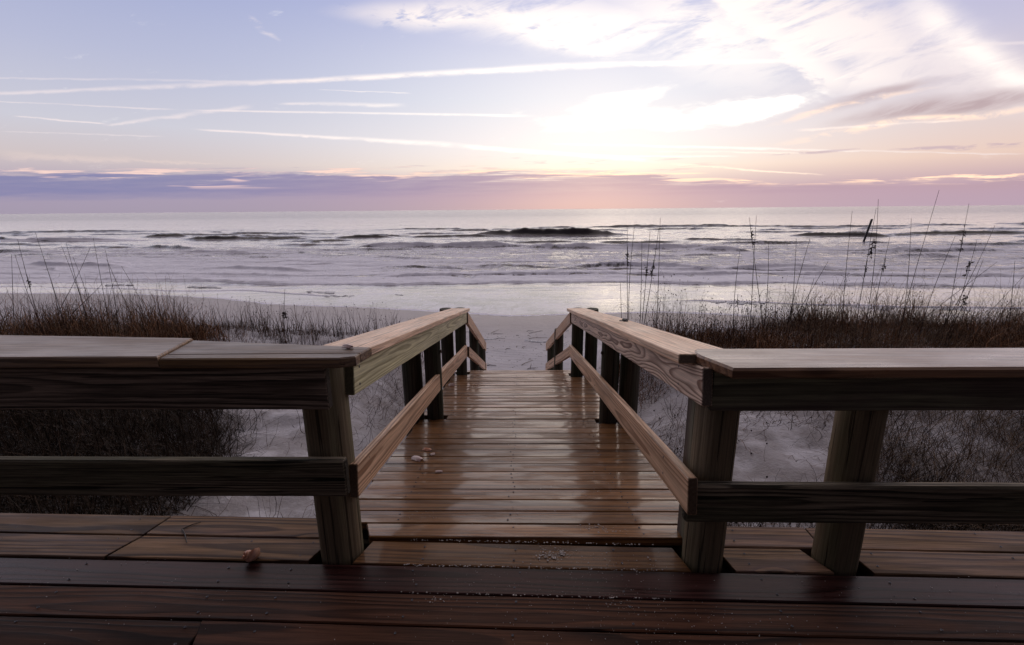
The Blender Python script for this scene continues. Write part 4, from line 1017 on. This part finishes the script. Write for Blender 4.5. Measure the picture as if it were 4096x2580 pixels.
# low bank of purple cloud
bn = nt.noise(nt.vec(u * 3.6, v * 60., 5.), 1., 5., .66, .4)
bn2 = nt.noise(nt.vec(u * 7., v * 110., 9.), 1., 4., .6, .3)
top = nt.lin(-1.1, .35, u, .084, .070) - nt.sm(.15, .62, u) * .028 + nt.sm(.75, 1.1, u) * .018
hgt = top + (bn - .5) * .06 + (bn2 - .5) * .02 - v
bank = nt.sm(-.010, .012, hgt + (bn2 - .5) * .05) * nt.sm(.022, .046, v + (bn2 - .5) * .015)
bcol = nt.mix(nt.sm(-.9, .35, u), (.225, .22, .41), (.36, .245, .385)); bcol = nt.mix(nt.sm(.3, .9, u), bcol, (.47, .32, .40))
sky = over(sky, bank * nt.lin(.3, .6, bn2, .7, .95) * front, bcol)
rim = nt.sm(.010, .001, hgt.abs()) * nt.sm(.46, .56, bn2)
sky = over(sky, rim * front * nt.sm(.04, .055, v), nt.mix(nt.sm(-.6, .3, u), (.92, .66, .60), (1.25, .86, .62)))
hole = nt.sm(.60, .68, nt.noise(nt.vec(u * 4., v * 75., 12.), 1., 2., .55, .3)) * nt.sm(.045, .055, v) * nt.sm(.085, .07, v)
sky = over(sky, hole * front * .75, nt.mix(nt.sm(-.6, .3, u), (.90, .62, .60), (1.2, .85, .62)))
# thin dusky streaks above the bank
ts = nt.sm(.55, .66, bn2) * nt.sm(.07, .08, v) * nt.sm(.12, .09, v) * nt.sm(-.2, .0, u) * nt.sm(.5, .3, u)
sky = over(sky, ts * front * .55, (.55, .40, .48))
# darker western sky behind, and the physical sky mixed in
back = (.045, .036, .042)
zen = (.35, .31, .32)
ffac = nt.sm(-.5, .42, dy)
sky = nt.mix(nt.sm(.39, .66, dz), sky, zen)
sky = nt.mix(1. - ffac, sky, back)
sky = nt.mix(nt.sm(-.002, -.05, dz), sky, (.10, .085, .10))
ns = nt.new('ShaderNodeTexSky', sky_type='NISHITA'); ns.sun_disc = False; ns.sun_elevation = SUN_EL; ns.sun_rotation = SUN_AZ
ns.air_density = 1.; ns.dust_density = 1.; ns.ozone_density = 2.
sc_ = nt.new('ShaderNodeVectorMath', operation='SCALE'); nt.link(X(nt, ns.outputs[0]), sc_.inputs[0]); sc_.inputs['Scale'].default_value = .006
ad = nt.new('ShaderNodeVectorMath', operation='ADD'); nt.link(sky, ad.inputs[0]); nt.l.new(sc_.outputs[0], ad.inputs[1])
nt.l.new(ad.outputs[0], bg.inputs['Color']); bg.inputs['Strength'].default_value = 1.

sun = bpy.data.lights.new('sun', 'SUN'); sun.energy = 1.25; sun.angle = math.radians(150); sun.color = (1., .87, .77)
so = bpy.data.objects.new('sun', sun); COL.objects.link(so); so.rotation_euler = (-sd).to_track_quat('-Z', 'Y').to_euler()

# ------------------------------------------------------------------ camera
cd = bpy.data.cameras.new('camera'); cam = bpy.data.objects.new('camera', cd); COL.objects.link(cam)
cd.sensor_width = 36; cd.lens = 36 * 1836.7058 / 4096; cd.clip_start = .05; cd.clip_end = 60000
Rv = Vector((.9998593, .01442475, -.00856161)); Uv = Vector((.00486507, .23909032, .97098514)); Fv = Vector((-.01605322, .97089018, -.2389865))
from mathutils import Matrix
mt = Matrix((Rv, Uv, -Fv)).transposed().to_4x4(); mt.translation = (0, 0, CAM_Z); cam.matrix_world = mt
scene.camera = cam
scene.view_settings.view_transform = 'Standard'; scene.view_settings.look = 'None'; scene.view_settings.exposure = 0; scene.view_settings.gamma = 1
scene.cycles.max_bounces = 4; scene.cycles.diffuse_bounces = 2; scene.cycles.glossy_bounces = 3; scene.cycles.use_denoising = True
scene.cycles.use_adaptive_sampling = True; scene.cycles.adaptive_threshold = .02
w.cycles.sampling_method = 'NONE'
